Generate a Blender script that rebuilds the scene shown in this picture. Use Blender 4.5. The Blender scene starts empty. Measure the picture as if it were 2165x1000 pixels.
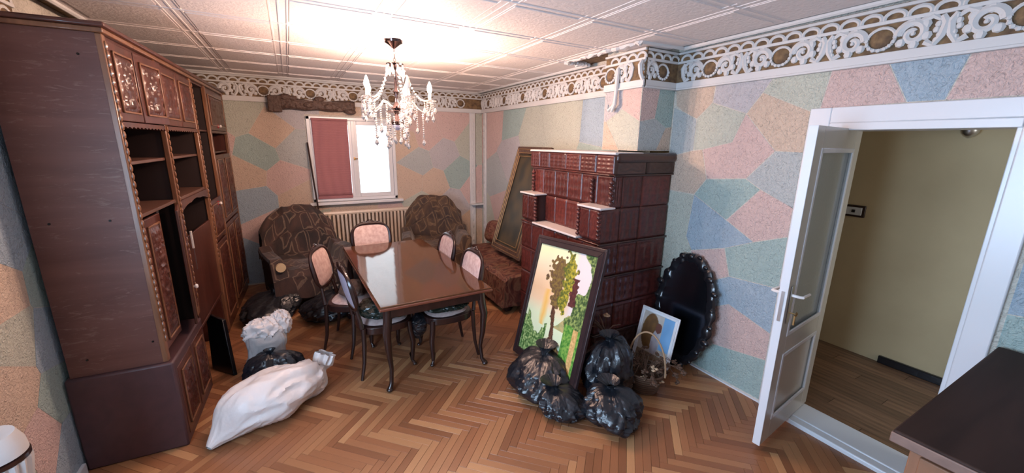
import bpy, math, random
from mathutils import Vector, Matrix, noise
PI = math.pi
random.seed(7)
scn = bpy.context.scene
C = scn.collection

# ---------------------------------------------------------------- camera, world, lights
def setup_camera():
    yaw, pitch, roll = 0.50698, 0.2325, 0.01422
    cy, sy, cp, sp = math.cos(yaw), math.sin(yaw), math.cos(pitch), math.sin(pitch)
    f = Vector((sy*cp, cy*cp, -sp)); r = Vector((cy, -sy, 0)); u = r.cross(f)
    c, s = math.cos(roll), math.sin(roll)
    r2 = c*r + s*u; u2 = -s*r + c*u
    cam = bpy.data.cameras.new('camera'); o = bpy.data.objects.new('camera', cam); C.objects.link(o)
    m = Matrix((r2, u2, -f)).transposed().to_4x4(); m.translation = Vector((0, 0, 1.95))
    o.matrix_world = m
    cam.sensor_fit = 'HORIZONTAL'; cam.sensor_width = 36.0
    cam.lens = 833.7/2165*36.0
    cam.clip_start = 0.02
    scn.camera = o
setup_camera()
W = bpy.data.worlds.new('world'); scn.world = W; W.use_nodes = True
W.node_tree.nodes['Background'].inputs[0].default_value = (0.86, 0.93, 1.0, 1)
W.node_tree.nodes['Background'].inputs[1].default_value = 2.6
def area(name, loc, rot, sx, sy, power, col):
    l = bpy.data.lights.new(name, 'AREA'); l.shape = 'RECTANGLE'; l.size = sx; l.size_y = sy; l.energy = power; l.color = col
    o = bpy.data.objects.new(name, l); C.objects.link(o); o.location = loc; o.rotation_euler = rot
    return o
XLW = -1.33
# daylight entering through the window in the wall behind the camera; the hall's is a fill light added out of view
area('daylight_room_window', (XLW+0.01, 0.85, 1.55), (PI/2, 0, -PI/2), 1.4, 1.3, 98, (0.48, 0.71, 1.0))
area('hall_fill_light', (3.95, -1.4, 1.5), (PI/2, 0, 0), 0.9, 1.3, 7, (1.0, 0.93, 0.82))
BULB = 1450.0
scn.view_settings.view_transform = 'Standard'; scn.view_settings.look = 'None'
scn.view_settings.gamma = 1.0; scn.view_settings.use_curve_mapping = False
scn.view_settings.exposure = 0.25

# ---------------------------------------------------------------- materials
def srgb(r, g, b):
    f = lambda v: (v/255/12.92) if v/255 <= 0.04045 else ((v/255+0.055)/1.055)**2.4
    return (f(r), f(g), f(b))
MATS = {}
def nt(name):
    m = bpy.data.materials.new(name); m.use_nodes = True
    t = m.node_tree; b = t.nodes['Principled BSDF']
    return m, t, b
def N(t, typ, **k):
    n = t.nodes.new(typ)
    for a, v in k.items():
        if a.startswith('i_'): n.inputs[a[2:].replace('_', ' ')].default_value = v
        else: setattr(n, a, v)
    return n
def mathn(t, op, a, b=None):
    n = t.nodes.new('ShaderNodeMath'); n.operation = op
    for i, v in enumerate((a, b)):
        if v is None: continue
        if isinstance(v, (int, float)): n.inputs[i].default_value = v
        else: t.links.new(v, n.inputs[i])
    return n.outputs[0]
def mixc(t, fac, a, b):
    n = t.nodes.new('ShaderNodeMix'); n.data_type = 'RGBA'
    for sock, v in ((n.inputs[0], fac), (n.inputs[6], a), (n.inputs[7], b)):
        if isinstance(v, (int, float)): sock.default_value = v
        elif isinstance(v, tuple): sock.default_value = (*v[:3], 1)
        else: t.links.new(v, sock)
    return n.outputs[2]
def coords(t, scale=(1, 1, 1), out='Object', rot=(0, 0, 0)):
    tc = N(t, 'ShaderNodeTexCoord'); mp = N(t, 'ShaderNodeMapping')
    mp.inputs['Scale'].default_value = scale; mp.inputs['Rotation'].default_value = rot
    t.links.new(tc.outputs[out], mp.inputs[0]); return mp.outputs[0]
def ramp(t, fac, stops):
    r = N(t, 'ShaderNodeValToRGB'); e = r.color_ramp.elements
    while len(e) < len(stops): e.new(0.5)
    for i, (p, c) in enumerate(stops): e[i].position = p; e[i].color = (*c, 1)
    t.links.new(fac, r.inputs[0]); return r.outputs[0]
def bump(t, b, h, strength=0.3, dist=0.01):
    n = N(t, 'ShaderNodeBump'); n.inputs['Strength'].default_value = strength; n.inputs['Distance'].default_value = dist
    t.links.new(h, n.inputs['Height']); t.links.new(n.outputs[0], b.inputs['Normal'])
def plain(name, col, rough=0.5, metal=0.0, bs=0, bstr=0.3, bdist=0.004, col2=None, cs=6, coat=0, rnd=0.0, spec=None, stretch=(1, 1, 1)):
    m, t, b = nt(name)
    b.inputs['Base Color'].default_value = (*col, 1); b.inputs['Roughness'].default_value = rough
    b.inputs['Metallic'].default_value = metal; b.inputs['Coat Weight'].default_value = coat; b.inputs['Coat Roughness'].default_value = 0.08
    if spec is not None: b.inputs['Specular IOR Level'].default_value = spec
    out = None
    if col2 or bs:
        co = coords(t, stretch)
    if col2:
        n = N(t, 'ShaderNodeTexNoise'); n.inputs['Scale'].default_value = cs; n.inputs['Detail'].default_value = 5
        t.links.new(co, n.inputs['Vector'])
        fac = mathn(t, 'MULTIPLY', mathn(t, 'SUBTRACT', n.outputs[0], 0.32), 2.6)
        fac = mathn(t, 'MINIMUM', mathn(t, 'MAXIMUM', fac, 0.0), 1.0)
        out = mixc(t, fac, col, col2)
    if rnd:
        oi = N(t, 'ShaderNodeObjectInfo')
        v = mathn(t, 'ADD', mathn(t, 'MULTIPLY', oi.outputs['Random'], 2*rnd), 1-rnd)
        mx = N(t, 'ShaderNodeVectorMath'); mx.operation = 'SCALE'
        if out is None: mx.inputs[0].default_value = col
        else: t.links.new(out, mx.inputs[0])
        t.links.new(v, mx.inputs['Scale']); out = mx.outputs[0]
    if out is not None: t.links.new(out, b.inputs['Base Color'])
    if bs:
        n = N(t, 'ShaderNodeTexNoise'); n.inputs['Scale'].default_value = bs; n.inputs['Detail'].default_value = 4
        t.links.new(co, n.inputs['Vector']); bump(t, b, n.outputs[0], bstr, bdist)
    return m
def wood(name, c1, c2, rough=0.4, axis='Z', scale=5, coat=0.0, scratch=None):
    m, t, b = nt(name)
    st = {'X': (0.12, 1, 1), 'Y': (1, 0.12, 1), 'Z': (1, 1, 0.12)}[axis]
    co = coords(t, tuple(v*scale for v in st))
    n = N(t, 'ShaderNodeTexNoise'); n.inputs['Scale'].default_value = 3; n.inputs['Detail'].default_value = 6; n.inputs['Distortion'].default_value = 0.6
    t.links.new(co, n.inputs['Vector'])
    col = ramp(t, n.outputs[0], [(0.3, c1), (0.7, c2)])
    if scratch:
        n2 = N(t, 'ShaderNodeTexNoise'); n2.inputs['Scale'].default_value = 11; n2.inputs['Detail'].default_value = 9; n2.inputs['Roughness'].default_value = 0.7; n2.inputs['Distortion'].default_value = 0.9
        t.links.new(coords(t, (1, 1, 5.0)), n2.inputs['Vector'])
        n4 = N(t, 'ShaderNodeTexNoise'); n4.inputs['Scale'].default_value = 2.2; t.links.new(coords(t), n4.inputs['Vector'])
        f2 = mathn(t, 'MULTIPLY', mathn(t, 'SUBTRACT', mathn(t, 'ADD', n2.outputs[0], mathn(t, 'MULTIPLY', n4.outputs[0], 0.35)), 0.74), 6.0)
        f2 = mathn(t, 'MINIMUM', mathn(t, 'MAXIMUM', f2, 0.0), 0.75)
        col = mixc(t, f2, col, scratch)
    t.links.new(col, b.inputs['Base Color'])
    b.inputs['Roughness'].default_value = rough; b.inputs['Coat Weight'].default_value = coat; b.inputs['Coat Roughness'].default_value = 0.05
    bump(t, b, n.outputs[0], 0.15, 0.004)
    return m
def stucco(name, col):
    m, t, b = nt(name)
    co = coords(t, (1, 1, 1))
    n = N(t, 'ShaderNodeTexNoise'); n.inputs['Scale'].default_value = 46; n.inputs['Detail'].default_value = 3; n.inputs['Distortion'].default_value = 1.6
    t.links.new(co, n.inputs['Vector'])
    n2 = N(t, 'ShaderNodeTexNoise'); n2.inputs['Scale'].default_value = 3; t.links.new(co, n2.inputs['Vector'])
    f = mathn(t, 'MULTIPLY', n2.outputs[0], 0.35)
    base = mixc(t, f, col, tuple(v*0.78 for v in col))
    pit = mathn(t, 'MINIMUM', mathn(t, 'MAXIMUM', mathn(t, 'MULTIPLY', mathn(t, 'SUBTRACT', 0.40, n.outputs[0]), 7.0), 0.0), 0.55)
    t.links.new(mixc(t, pit, base, tuple(v*0.5 for v in col)), b.inputs['Base Color'])
    b.inputs['Roughness'].default_value = 0.75
    bump(t, b, n.outputs[0], 0.9, 0.016)
    return m
PAL = {'pink': srgb(222, 178, 170), 'orange': srgb(218, 182, 150), 'sage': srgb(190, 196, 176), 'lilac': srgb(192, 186, 194),
       'grey': srgb(176, 186, 188), 'blue': srgb(138, 174, 200), 'teal': srgb(142, 182, 178)}
GREY = srgb(200, 200, 196)
PAL = {k: tuple(v[i]*0.60+GREY[i]*0.40 for i in range(3)) for k, v in PAL.items()}
PATCH = {k: stucco('stucco_'+k, v) for k, v in PAL.items()}
M = {}
M['plaster'] = plain('plaster_white', srgb(205, 205, 205), 0.7, bs=40, bstr=0.15)
M['wall_line'] = stucco('wall_joint', srgb(214, 208, 196))
M['ochre'] = plain('ochre_paint', srgb(134, 108, 76), 0.8, bs=60, bstr=0.3, col2=srgb(80, 62, 48), cs=25)
M['ceiling'] = plain('ceiling_foam', srgb(224, 216, 214), 0.65, bs=45, bstr=0.55, bdist=0.008)
M['ceil_rib'] = plain('ceiling_rib', srgb(228, 220, 218), 0.5)
M['white_paint'] = plain('white_gloss_paint', srgb(222, 224, 228), 0.28, bs=8, bstr=0.05)
M['door_shade'] = plain('door_paint_shaded', srgb(196, 192, 184), 0.25, bs=8, bstr=0.05)  # door white darkened: the shade on the leaf is in its colour
M['hall_wall'] = plain('hall_cream_wall', srgb(204, 184, 146), 0.7, bs=30, bstr=0.15, col2=srgb(190, 170, 134), cs=2)
M['cab'] = wood('cabinet_red_brown', (0.055, 0.016, 0.012), (0.10, 0.03, 0.02), 0.35, 'Z', 6, 0.2)
M['cab_trim'] = wood('cabinet_gold_brown', (0.15, 0.065, 0.034), (0.25, 0.115, 0.06), 0.3, 'Z', 8, 0.3)
M['cab_side'] = wood('cabinet_worn_plywood', (0.095, 0.034, 0.027), (0.15, 0.062, 0.048), 0.5, 'X', 3, 0, scratch=(0.21, 0.13, 0.10))
M['cab_base'] = wood('cabinet_plum_brown', (0.062, 0.030, 0.034), (0.08, 0.038, 0.042), 0.45, 'Y', 4)
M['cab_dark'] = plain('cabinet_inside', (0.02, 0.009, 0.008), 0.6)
M['shelf'] = wood('shelf_wood', (0.09, 0.04, 0.026), (0.14, 0.065, 0.045), 0.4, 'Y', 5)
M['dark_wood'] = wood('chair_dark_wood', (0.018, 0.007, 0.006), (0.035, 0.012, 0.010), 0.3, 'Z', 8, 0.3)
M['table_top'] = wood('table_varnished', (0.075, 0.028, 0.012), (0.12, 0.045, 0.018), 0.07, 'Y', 4, 0.0)
M['table_edge'] = wood('table_edge_red', (0.16, 0.045, 0.025), (0.2, 0.06, 0.035), 0.2, 'X', 6, 0.5)
M['glaze'] = plain('stove_glaze', (0.125, 0.026, 0.02), 0.36, bs=26, bstr=0.35, bdist=0.006, col2=(0.055, 0.014, 0.013), cs=11, coat=0.2, rnd=0.28)
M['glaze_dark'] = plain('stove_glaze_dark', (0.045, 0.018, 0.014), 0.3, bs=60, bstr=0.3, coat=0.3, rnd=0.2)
M['grout'] = plain('stove_grout', (0.05, 0.015, 0.013), 0.8)
M['marble'] = plain('ledge_white', srgb(214, 206, 204), 0.3, bs=5, bstr=0.05)
M['black_bag'] = plain('black_plastic', (0.008, 0.010, 0.015), 0.33, bs=11, bstr=0.7, bdist=0.02, spec=0.7)
M['green_bag'] = plain('dark_green_plastic', (0.012, 0.022, 0.018), 0.25, bs=16, bstr=0.5, bdist=0.02, spec=0.7)
M['white_bag'] = plain('white_plastic', srgb(226, 220, 218), 0.4, bs=12, bstr=0.5, bdist=0.015)
M['grey_bag'] = plain('grey_plastic', srgb(186, 184, 184), 0.38, bs=14, bstr=0.5, bdist=0.015)
M['brocade'] = plain('pink_brocade', srgb(232, 206, 198), 0.55, bs=60, bstr=0.3, col2=srgb(204, 166, 158), cs=26)
M['lavender'] = plain('lavender_daylit', srgb(178, 172, 190), 0.7, bs=120, bstr=0.2)  # cool daylight on the chairs' rear cloth, put into its colour
M['seat'] = plain('seat_cloth', srgb(204, 186, 182), 0.65, bs=60, bstr=0.3, col2=srgb(180, 156, 152), cs=30)
M['fur'] = plain('brown_fur', (0.09, 0.05, 0.035), 0.85, bs=40, bstr=0.8, col2=(0.16, 0.10, 0.075), cs=20)
M['metal'] = plain('steel', (0.6, 0.6, 0.6), 0.3, 1.0)
M['brass'] = plain('aged_brass', (0.45, 0.28, 0.12), 0.35, 1.0)
M['chrome_dark'] = plain('dark_chrome', (0.14, 0.10, 0.10), 0.15, 1.0)
M['red_knob'] = plain('red_enamel', (0.5, 0.03, 0.05), 0.2)
M['white_knob'] = plain('white_enamel', (0.8, 0.75, 0.72), 0.15, coat=1)
M['black_frame'] = plain('black_carved', (0.010, 0.010, 0.013), 0.28, bs=30, bstr=0.4, coat=0.4)
M['frame_plum'] = wood('frame_dark_plum', (0.022, 0.012, 0.014), (0.034, 0.018, 0.02), 0.35, 'Z', 8)
M['gold'] = plain('gold_line', (0.42, 0.26, 0.12), 0.35, 0.6)
M['screen'] = plain('black_panel', (0.004, 0.004, 0.006), 0.18)
M['arm_cream'] = plain('cream_wood', srgb(200, 176, 140), 0.4)
M['arm_dark'] = plain('armchair_dark_cloth', (0.03, 0.018, 0.016), 0.8, bs=50)
M['wicker'] = plain('wicker', srgb(176, 142, 110), 0.6, bs=80)
M['dry'] = plain('dried_flower', srgb(92, 66, 50), 0.8, bs=60)
M['dry_light'] = plain('dried_petals', srgb(190, 160, 130), 0.7)
M['dresser'] = wood('dresser_top', (0.026, 0.014, 0.011), (0.042, 0.023, 0.018), 0.6, 'X', 4); M['dresser'].node_tree.nodes['Principled BSDF'].inputs['Specular IOR Level'].default_value = 0.15
M['dresser_edge'] = wood('dresser_edge', (0.16, 0.095, 0.075), (0.22, 0.13, 0.10), 0.5, 'X', 6)
M['dresser_body'] = wood('dresser_body', (0.19, 0.085, 0.045), (0.26, 0.12, 0.065), 0.45, 'Z', 4)
M['pelmet'] = plain('pelmet_carved_wood', (0.075, 0.042, 0.030), 0.5, bs=35, bstr=0.9, bdist=0.02, col2=(0.13, 0.075, 0.055), cs=22)
M['rad'] = plain('radiator_enamel', srgb(208, 194, 178), 0.35)
def glass(name, col=(1, 1, 1), rough=0.0, ior=1.45, tr=1.0):
    m, t, b = nt(name)
    b.inputs['Base Color'].default_value = (*col, 1); b.inputs['Roughness'].default_value = rough
    b.inputs['Transmission Weight'].default_value = tr; b.inputs['IOR'].default_value = ior
    return m
M['pane'] = glass('window_glass', (1, 1, 1), 0.0, 1.02)
M['frost'] = plain('obscured_glass', srgb(150, 156, 156), 0.12, bs=50, bstr=0.3, bdist=0.003)
M['crystal'] = glass('crystal', (1.0, 0.97, 0.95), 0.02, 1.5, 0.75)
M['mirror'] = plain('dark_mirror', (0.20, 0.24, 0.32), 0.2, 1.0)
def emis(name, col, s):
    m, t, b = nt(name); b.inputs['Emission Color'].default_value = (*col, 1); b.inputs['Emission Strength'].default_value = s
    b.inputs['Base Color'].default_value = (1, 1, 1, 1); return m
M['bulb'] = emis('lit_bulb', (1.0, 0.66, 0.50), BULB)
M['bulb_off'] = plain('unlit_bulb', (0.8, 0.78, 0.7), 0.15)
def parquet_mat():
    m, t, b = nt('oak_parquet')
    g = N(t, 'ShaderNodeNewGeometry'); oi = N(t, 'ShaderNodeObjectInfo')
    f = mathn(t, 'FRACT', mathn(t, 'ADD', mathn(t, 'MULTIPLY', g.outputs['Random Per Island'], 1.0), oi.outputs['Random']))
    base = ramp(t, f, [(0.0, srgb(132, 86, 58)), (0.3, srgb(148, 98, 66)), (0.6, srgb(158, 106, 72)), (0.85, srgb(170, 120, 82)), (1.0, srgb(194, 146, 102))])
    co = coords(t, (3, 40, 1), 'UV')
    n = N(t, 'ShaderNodeTexNoise'); n.inputs['Scale'].default_value = 6; n.inputs['Detail'].default_value = 4
    t.links.new(co, n.inputs['Vector'])
    fac = mathn(t, 'MULTIPLY', n.outputs[0], 0.55)
    sc = N(t, 'ShaderNodeVectorMath'); sc.operation = 'SCALE'; sc.inputs['Scale'].default_value = 0.62
    t.links.new(base, sc.inputs[0])
    t.links.new(mixc(t, fac, base, sc.outputs[0]), b.inputs['Base Color'])
    b.inputs['Roughness'].default_value = 0.34
    n2 = N(t, 'ShaderNodeTexNoise'); n2.inputs['Scale'].default_value = 4
    t.links.new(coords(t, (1, 1, 1)), n2.inputs['Vector'])
    t.links.new(mathn(t, 'ADD', mathn(t, 'MULTIPLY', n2.outputs[0], 0.25), 0.22), b.inputs['Roughness'])
    return m
M['parquet'] = parquet_mat()
M['laminate'] = plain('dark_laminate', srgb(140, 108, 84), 0.4, bs=20, bstr=0.1, col2=srgb(96, 70, 54), cs=5, rnd=0.25, stretch=(6, 0.7, 1))
M['subfloor'] = plain('subfloor', (0.13, 0.065, 0.038), 0.8)
def throw_mat(name, dark, mid, line, cell=0.15):
    m, t, b = nt(name)
    uv0 = coords(t, (1/cell, 1/cell, 1), 'UV', (0, 0, 0.35))
    nd = N(t, 'ShaderNodeTexNoise'); nd.inputs['Scale'].default_value = 0.7; t.links.new(uv0, nd.inputs['Vector'])
    va = N(t, 'ShaderNodeVectorMath'); va.operation = 'ADD'; t.links.new(uv0, va.inputs[0]); t.links.new(nd.outputs[1], va.inputs[1]); uv = va.outputs[0]
    sx = N(t, 'ShaderNodeSeparateXYZ'); t.links.new(uv, sx.inputs[0])
    fx = mathn(t, 'ABSOLUTE', mathn(t, 'SUBTRACT', mathn(t, 'FRACT', sx.outputs[0]), 0.5))
    fy = mathn(t, 'ABSOLUTE', mathn(t, 'SUBTRACT', mathn(t, 'FRACT', sx.outputs[1]), 0.5))
    d = mathn(t, 'MAXIMUM', fx, fy)
    fl = N(t, 'ShaderNodeVectorMath'); fl.operation = 'FLOOR'; t.links.new(uv, fl.inputs[0])
    wn = N(t, 'ShaderNodeTexWhiteNoise'); t.links.new(fl.outputs[0], wn.inputs['Vector'])
    ring = mathn(t, 'LESS_THAN', mathn(t, 'ABSOLUTE', mathn(t, 'SUBTRACT', d, 0.36)), 0.045)
    core = mathn(t, 'LESS_THAN', d, 0.16)
    ok = mathn(t, 'GREATER_THAN', wn.outputs['Value'], 0.45)
    n = N(t, 'ShaderNodeTexNoise'); n.inputs['Scale'].default_value = 1.1; n.inputs['Detail'].default_value = 4; t.links.new(uv, n.inputs['Vector'])
    n3 = N(t, 'ShaderNodeTexNoise'); n3.inputs['Scale'].default_value = 14; t.links.new(uv, n3.inputs['Vector'])
    c = mixc(t, ramp(t, n.outputs[0], [(0.35, (0, 0, 0)), (0.65, (1, 1, 1))]), dark, mid)
    c = mixc(t, mathn(t, 'MULTIPLY', mathn(t, 'MULTIPLY', ring, ok), n3.outputs[0]), c, line)
    c = mixc(t, mathn(t, 'MULTIPLY', mathn(t, 'MULTIPLY', core, ok), 0.5), c, dark)
    t.links.new(c, b.inputs['Base Color']); b.inputs['Roughness'].default_value = 0.75
    b.inputs['Sheen Weight'].default_value = 0.2
    bump(t, b, n3.outputs[0], 0.3, 0.005)
    return m
M['throw_brown'] = throw_mat('brown_square_throw', (0.016, 0.009, 0.008), (0.06, 0.026, 0.018), (0.22, 0.15, 0.10), 0.19)
M['throw_olive'] = throw_mat('olive_square_throw', (0.028, 0.014, 0.010), (0.085, 0.045, 0.022), (0.19, 0.12, 0.065), 0.17)
def floral(name):
    m, t, b = nt(name)
    co = coords(t, (1, 1, 1), 'UV')
    n = N(t, 'ShaderNodeTexNoise'); n.inputs['Scale'].default_value = 9; n.inputs['Detail'].default_value = 3; n.inputs['Distortion'].default_value = 1.8
    t.links.new(co, n.inputs['Vector'])
    c = ramp(t, n.outputs[0], [(0.30, (0.035, 0.014, 0.010)), (0.45, (0.11, 0.028, 0.020)), (0.56, (0.20, 0.10, 0.06)), (0.68, (0.075, 0.04, 0.025))])
    t.links.new(c, b.inputs['Base Color']); b.inputs['Roughness'].default_value = 0.7
    bump(t, b, n.outputs[0], 0.3, 0.01); return m
M['floral'] = floral('red_floral_cover')
def blind_mat():
    m, t, b = nt('woven_plum_blind')
    w1 = N(t, 'ShaderNodeTexWave'); w1.bands_direction = 'Z'; w1.inputs['Scale'].default_value = 22; w1.inputs['Distortion'].default_value = 2
    co = coords(t); t.links.new(co, w1.inputs[0])
    n = N(t, 'ShaderNodeTexNoise'); n.inputs['Scale'].default_value = 14; t.links.new(coords(t, (1, 1, 0.15)), n.inputs['Vector'])
    c = mixc(t, w1.outputs['Fac'], srgb(168, 116, 120), srgb(140, 90, 98))
    c = mixc(t, mathn(t, 'MULTIPLY', n.outputs[0], 0.5), c, srgb(176, 116, 112))
    t.links.new(c, b.inputs['Base Color']); b.inputs['Roughness'].default_value = 0.8
    bump(t, b, w1.outputs['Fac'], 0.4, 0.004); return m
M['blind'] = blind_mat()
def attr_mat(name, rough=0.4):
    m, t, b = nt(name); a = N(t, 'ShaderNodeVertexColor'); a.layer_name = 'Col'
    t.links.new(a.outputs[0], b.inputs['Base Color']); b.inputs['Roughness'].default_value = rough; return m
M['paint'] = attr_mat('oil_paint', 0.45)

# ---------------------------------------------------------------- mesh builder
class MB:
    def __init__(s): s.v = []; s.f = []; s.uv = None
    def add(s, vs, fs, m=None):
        o = len(s.v)
        s.v += [tuple(m @ Vector(p)) if m else tuple(p) for p in vs]
        s.f += [tuple(i+o for i in f) for f in fs]; return s
    def box(s, a, b, m=None):
        x0, y0, z0 = a; x1, y1, z1 = b
        vs = [(x0,y0,z0),(x1,y0,z0),(x1,y1,z0),(x0,y1,z0),(x0,y0,z1),(x1,y0,z1),(x1,y1,z1),(x0,y1,z1)]
        return s.add(vs, [(3,2,1,0),(4,5,6,7),(0,1,5,4),(1,2,6,5),(2,3,7,6),(3,0,4,7)], m)
    def prism(s, poly, z0, z1, m=None):
        n = len(poly)
        area = sum(poly[i][0]*poly[(i+1)%n][1]-poly[(i+1)%n][0]*poly[i][1] for i in range(n))
        if area < 0: poly = poly[::-1]
        vs = [(p[0], p[1], z0) for p in poly]+[(p[0], p[1], z1) for p in poly]
        fs = [tuple(range(n-1, -1, -1)), tuple(range(n, 2*n))]+[(i, (i+1)%n, n+(i+1)%n, n+i) for i in range(n)]
        return s.add(vs, fs, m)
    def tube(s, pts, r, n=8, m=None, flat=1.0, closed=False):
        pts = [Vector(p) for p in pts]; k = len(pts); rs = r if isinstance(r, (list, tuple)) else [r]*k
        vs = []; up = None
        for i, p in enumerate(pts):
            if closed: t = pts[(i+1)%k]-pts[i-1]
            else: t = pts[min(i+1, k-1)]-pts[max(i-1, 0)]
            t.normalize()
            if up is None:
                up = Vector((0, 0, 1)) if abs(t.z) < 0.9 else Vector((1, 0, 0))
            a = t.cross(up); a.normalize(); b = a.cross(t); b.normalize(); up = b
            for j in range(n):
                q = 2*PI*j/n; vs.append(p+a*math.cos(q)*rs[i]+b*math.sin(q)*rs[i]*flat)
        fs = []
        for i in range(k if closed else k-1):
            for j in range(n):
                i2 = (i+1) % k
                fs.append((i*n+j, i*n+(j+1)%n, i2*n+(j+1)%n, i2*n+j))
        if not closed: fs += [tuple(range(n-1, -1, -1)), tuple((k-1)*n+j for j in range(n))]
        return s.add(vs, fs, m)
    def lathe(s, prof, n=16, m=None, flute=0, fa=0.0):
        vs = []
        for r, z in prof:
            for j in range(n):
                q = 2*PI*j/n; rr = r*(1+fa*math.cos(flute*q)) if flute else r
                vs.append((rr*math.cos(q), rr*math.sin(q), z))
        k = len(prof)
        fs = [(i*n+j, i*n+(j+1)%n, (i+1)*n+(j+1)%n, (i+1)*n+j) for i in range(k-1) for j in range(n)]
        fs += [tuple(range(n-1, -1, -1)), tuple((k-1)*n+j for j in range(n))]
        return s.add(vs, fs, m)
    def ball(s, c, r, n=8, k=6, sc=(1, 1, 1), m=None):
        vs = [(c[0], c[1], c[2]-r*sc[2])]
        for i in range(1, k):
            th = PI*i/k
            for j in range(n):
                q = 2*PI*j/n
                vs.append((c[0]+r*sc[0]*math.sin(th)*math.cos(q), c[1]+r*sc[1]*math.sin(th)*math.sin(q), c[2]-r*sc[2]*math.cos(th)))
        vs.append((c[0], c[1], c[2]+r*sc[2])); L = len(vs)-1
        fs = [(0, 1+(j+1)%n, 1+j) for j in range(n)]
        fs += [(1+(i-1)*n+j, 1+(i-1)*n+(j+1)%n, 1+i*n+(j+1)%n, 1+i*n+j) for i in range(1, k-1) for j in range(n)]
        fs += [(L, 1+(k-2)*n+j, 1+(k-2)*n+(j+1)%n) for j in range(n)]
        return s.add(vs, fs, m)
    def grid(s, fn, nu, nv, closed_u=False):
        vs = [fn(i/nu, j/nv) for j in range(nv+1) for i in range(nu+1)]
        o = len(s.v); s.v += [tuple(v) for v in vs]
        for j in range(nv):
            for i in range(nu):
                a = o+j*(nu+1)+i; s.f.append((a, a+1, a+nu+2, a+nu+1))
        if s.uv is None: s.uv = {}
        for j in range(nv+1):
            for i in range(nu+1): s.uv[o+j*(nu+1)+i] = (i/nu, j/nv)
        return s
    def mesh(s, name, mat, smooth=True, uvscale=(1, 1)):
        me = bpy.data.meshes.new(name); me.from_pydata(s.v, [], s.f); me.update()
        if mat: me.materials.append(mat)
        if smooth:
            me.polygons.foreach_set('use_smooth', [True]*len(me.polygons))
            try: me.set_sharp_from_angle(angle=math.radians(38))
            except Exception: pass
        if s.uv:
            ul = me.uv_layers.new(name='UVMap')
            for l in me.loops:
                u = s.uv.get(l.vertex_index, (0, 0)); ul.data[l.index].uv = (u[0]*uvscale[0], u[1]*uvscale[1])
        return me
    def build(s, name, mat, parent=None, bevel=0, smooth=True, solid=0, kind=None, uvscale=(1, 1), world=False, bseg=2):
        """world=True: the vertices are in world space, taken back to the parent's frame"""
        if world and parent:
            inv = pmat(parent).inverted(); s.v = [tuple(inv @ Vector(p)) for p in s.v]
        o = bpy.data.objects.new(name, s.mesh(name, mat, smooth, uvscale)); C.objects.link(o)
        if parent: o.parent = parent
        if solid:
            md = o.modifiers.new('solid', 'SOLIDIFY'); md.thickness = solid; md.offset = -1
        if bevel:
            md = o.modifiers.new('bevel', 'BEVEL'); md.width = bevel; md.segments = bseg; md.limit_method = 'ANGLE'; md.angle_limit = math.radians(50)
        if kind: o['kind'] = kind
        return o
def pmat(o):
    m = Matrix.LocRotScale(o.location, o.rotation_euler, o.scale)
    return pmat(o.parent) @ m if o.parent else m
def thing(name, label, cat, loc=(0, 0, 0), rz=0, group=None):
    o = bpy.data.objects.new(name, None); C.objects.link(o); o.empty_display_size = 0.1
    o.location = loc; o.rotation_euler = (0, 0, rz); tag(o, label, cat, group); return o
def tag(o, label, cat, group=None):
    o['label'] = label; o['category'] = cat
    if group: o['group'] = group
    return o
def dup(o, parent=None, **props):
    c = o.copy(); C.objects.link(c); c.parent = parent
    for ch in list(o.children): dup(ch, c)
    for k, v in props.items(): c[k] = v
    return c
def inst(name, me, parent, mat=None, kind=None):
    o = bpy.data.objects.new(name, me); C.objects.link(o); o.parent = parent
    if mat is not None: o.matrix_local = mat
    if kind: o['kind'] = kind
    return o
def frame(origin, u, w, v=Vector((0, 0, 1))):
    """matrix with local x=u, y=w (outward), z=v"""
    m = Matrix((Vector(u), Vector(w), Vector(v))).transposed().to_4x4(); m.translation = Vector(origin); return m
def nz(p, s): return noise.noise(Vector(p)*s)
def ridge(p, s): return 1-2*abs(noise.noise(Vector(p)*s))

# ---------------------------------------------------------------- room shell
CZ = 2.74
XL, XR, XF, YB, YR = -1.26, 3.03, 2.84, 6.2, -1.5
DY0, DY1, DZ, TH = 0.52, 1.30, 2.10, 0.25
def struct(name, mb, mat, **k): return mb.build(name, mat, kind='structure', **k)
wl = struct('wall_left', MB().box((XL-0.15, 1.55, 0), (XL, YB, CZ+0.1)).box((XL-0.15, YR, 0), (XL, 0.15, CZ+0.1)).box((XL-0.15, 0.15, 0), (XL, 1.55, 0.9)).box((XL-0.15, 0.15, 2.2), (XL, 1.55, CZ+0.1)), M['wall_line'])
b = MB(); WX0, WX1, WZ0, WZ1 = 0.23, 1.40, 1.10, 2.27
b.box((XL-0.15, YB, 0), (WX0, YB+0.2, CZ+0.1)); b.box((WX1, YB, 0), (XR+0.3, YB+0.2, CZ+0.1))
b.box((WX0, YB, 0), (WX1, YB+0.2, WZ0)); b.box((WX0, YB, WZ1), (WX1, YB+0.2, CZ+0.1))
wb = struct('wall_back', b, M['wall_line'])
b = MB()
b.box((XR, YR, 0), (XR+TH, DY0, CZ+0.1)); b.box((XR, DY1, 0), (XR+TH, 2.53, CZ+0.1)); b.box((XR, DY0, DZ), (XR+TH, DY1, CZ+0.1))
wr = struct('wall_right', b, M['wall_line'])
wr2 = struct('wall_right_far', MB().box((XF, 2.98, 0), (XR+TH, YB, CZ+0.1)), M['wall_line'])
ch = struct('wall_chimney', MB().box((2.63, 2.53, 1.90), (XR+TH, 2.98, CZ+0.1)), M['wall_line'])
# rear wall, behind the camera (the room's second window is in the left wall beside it)
b = MB()
b.box((XL-0.15, YR-0.15, 0), (XR+TH, YR, CZ+0.1))
struct('wall_rear', b, M['wall_line'])
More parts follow.
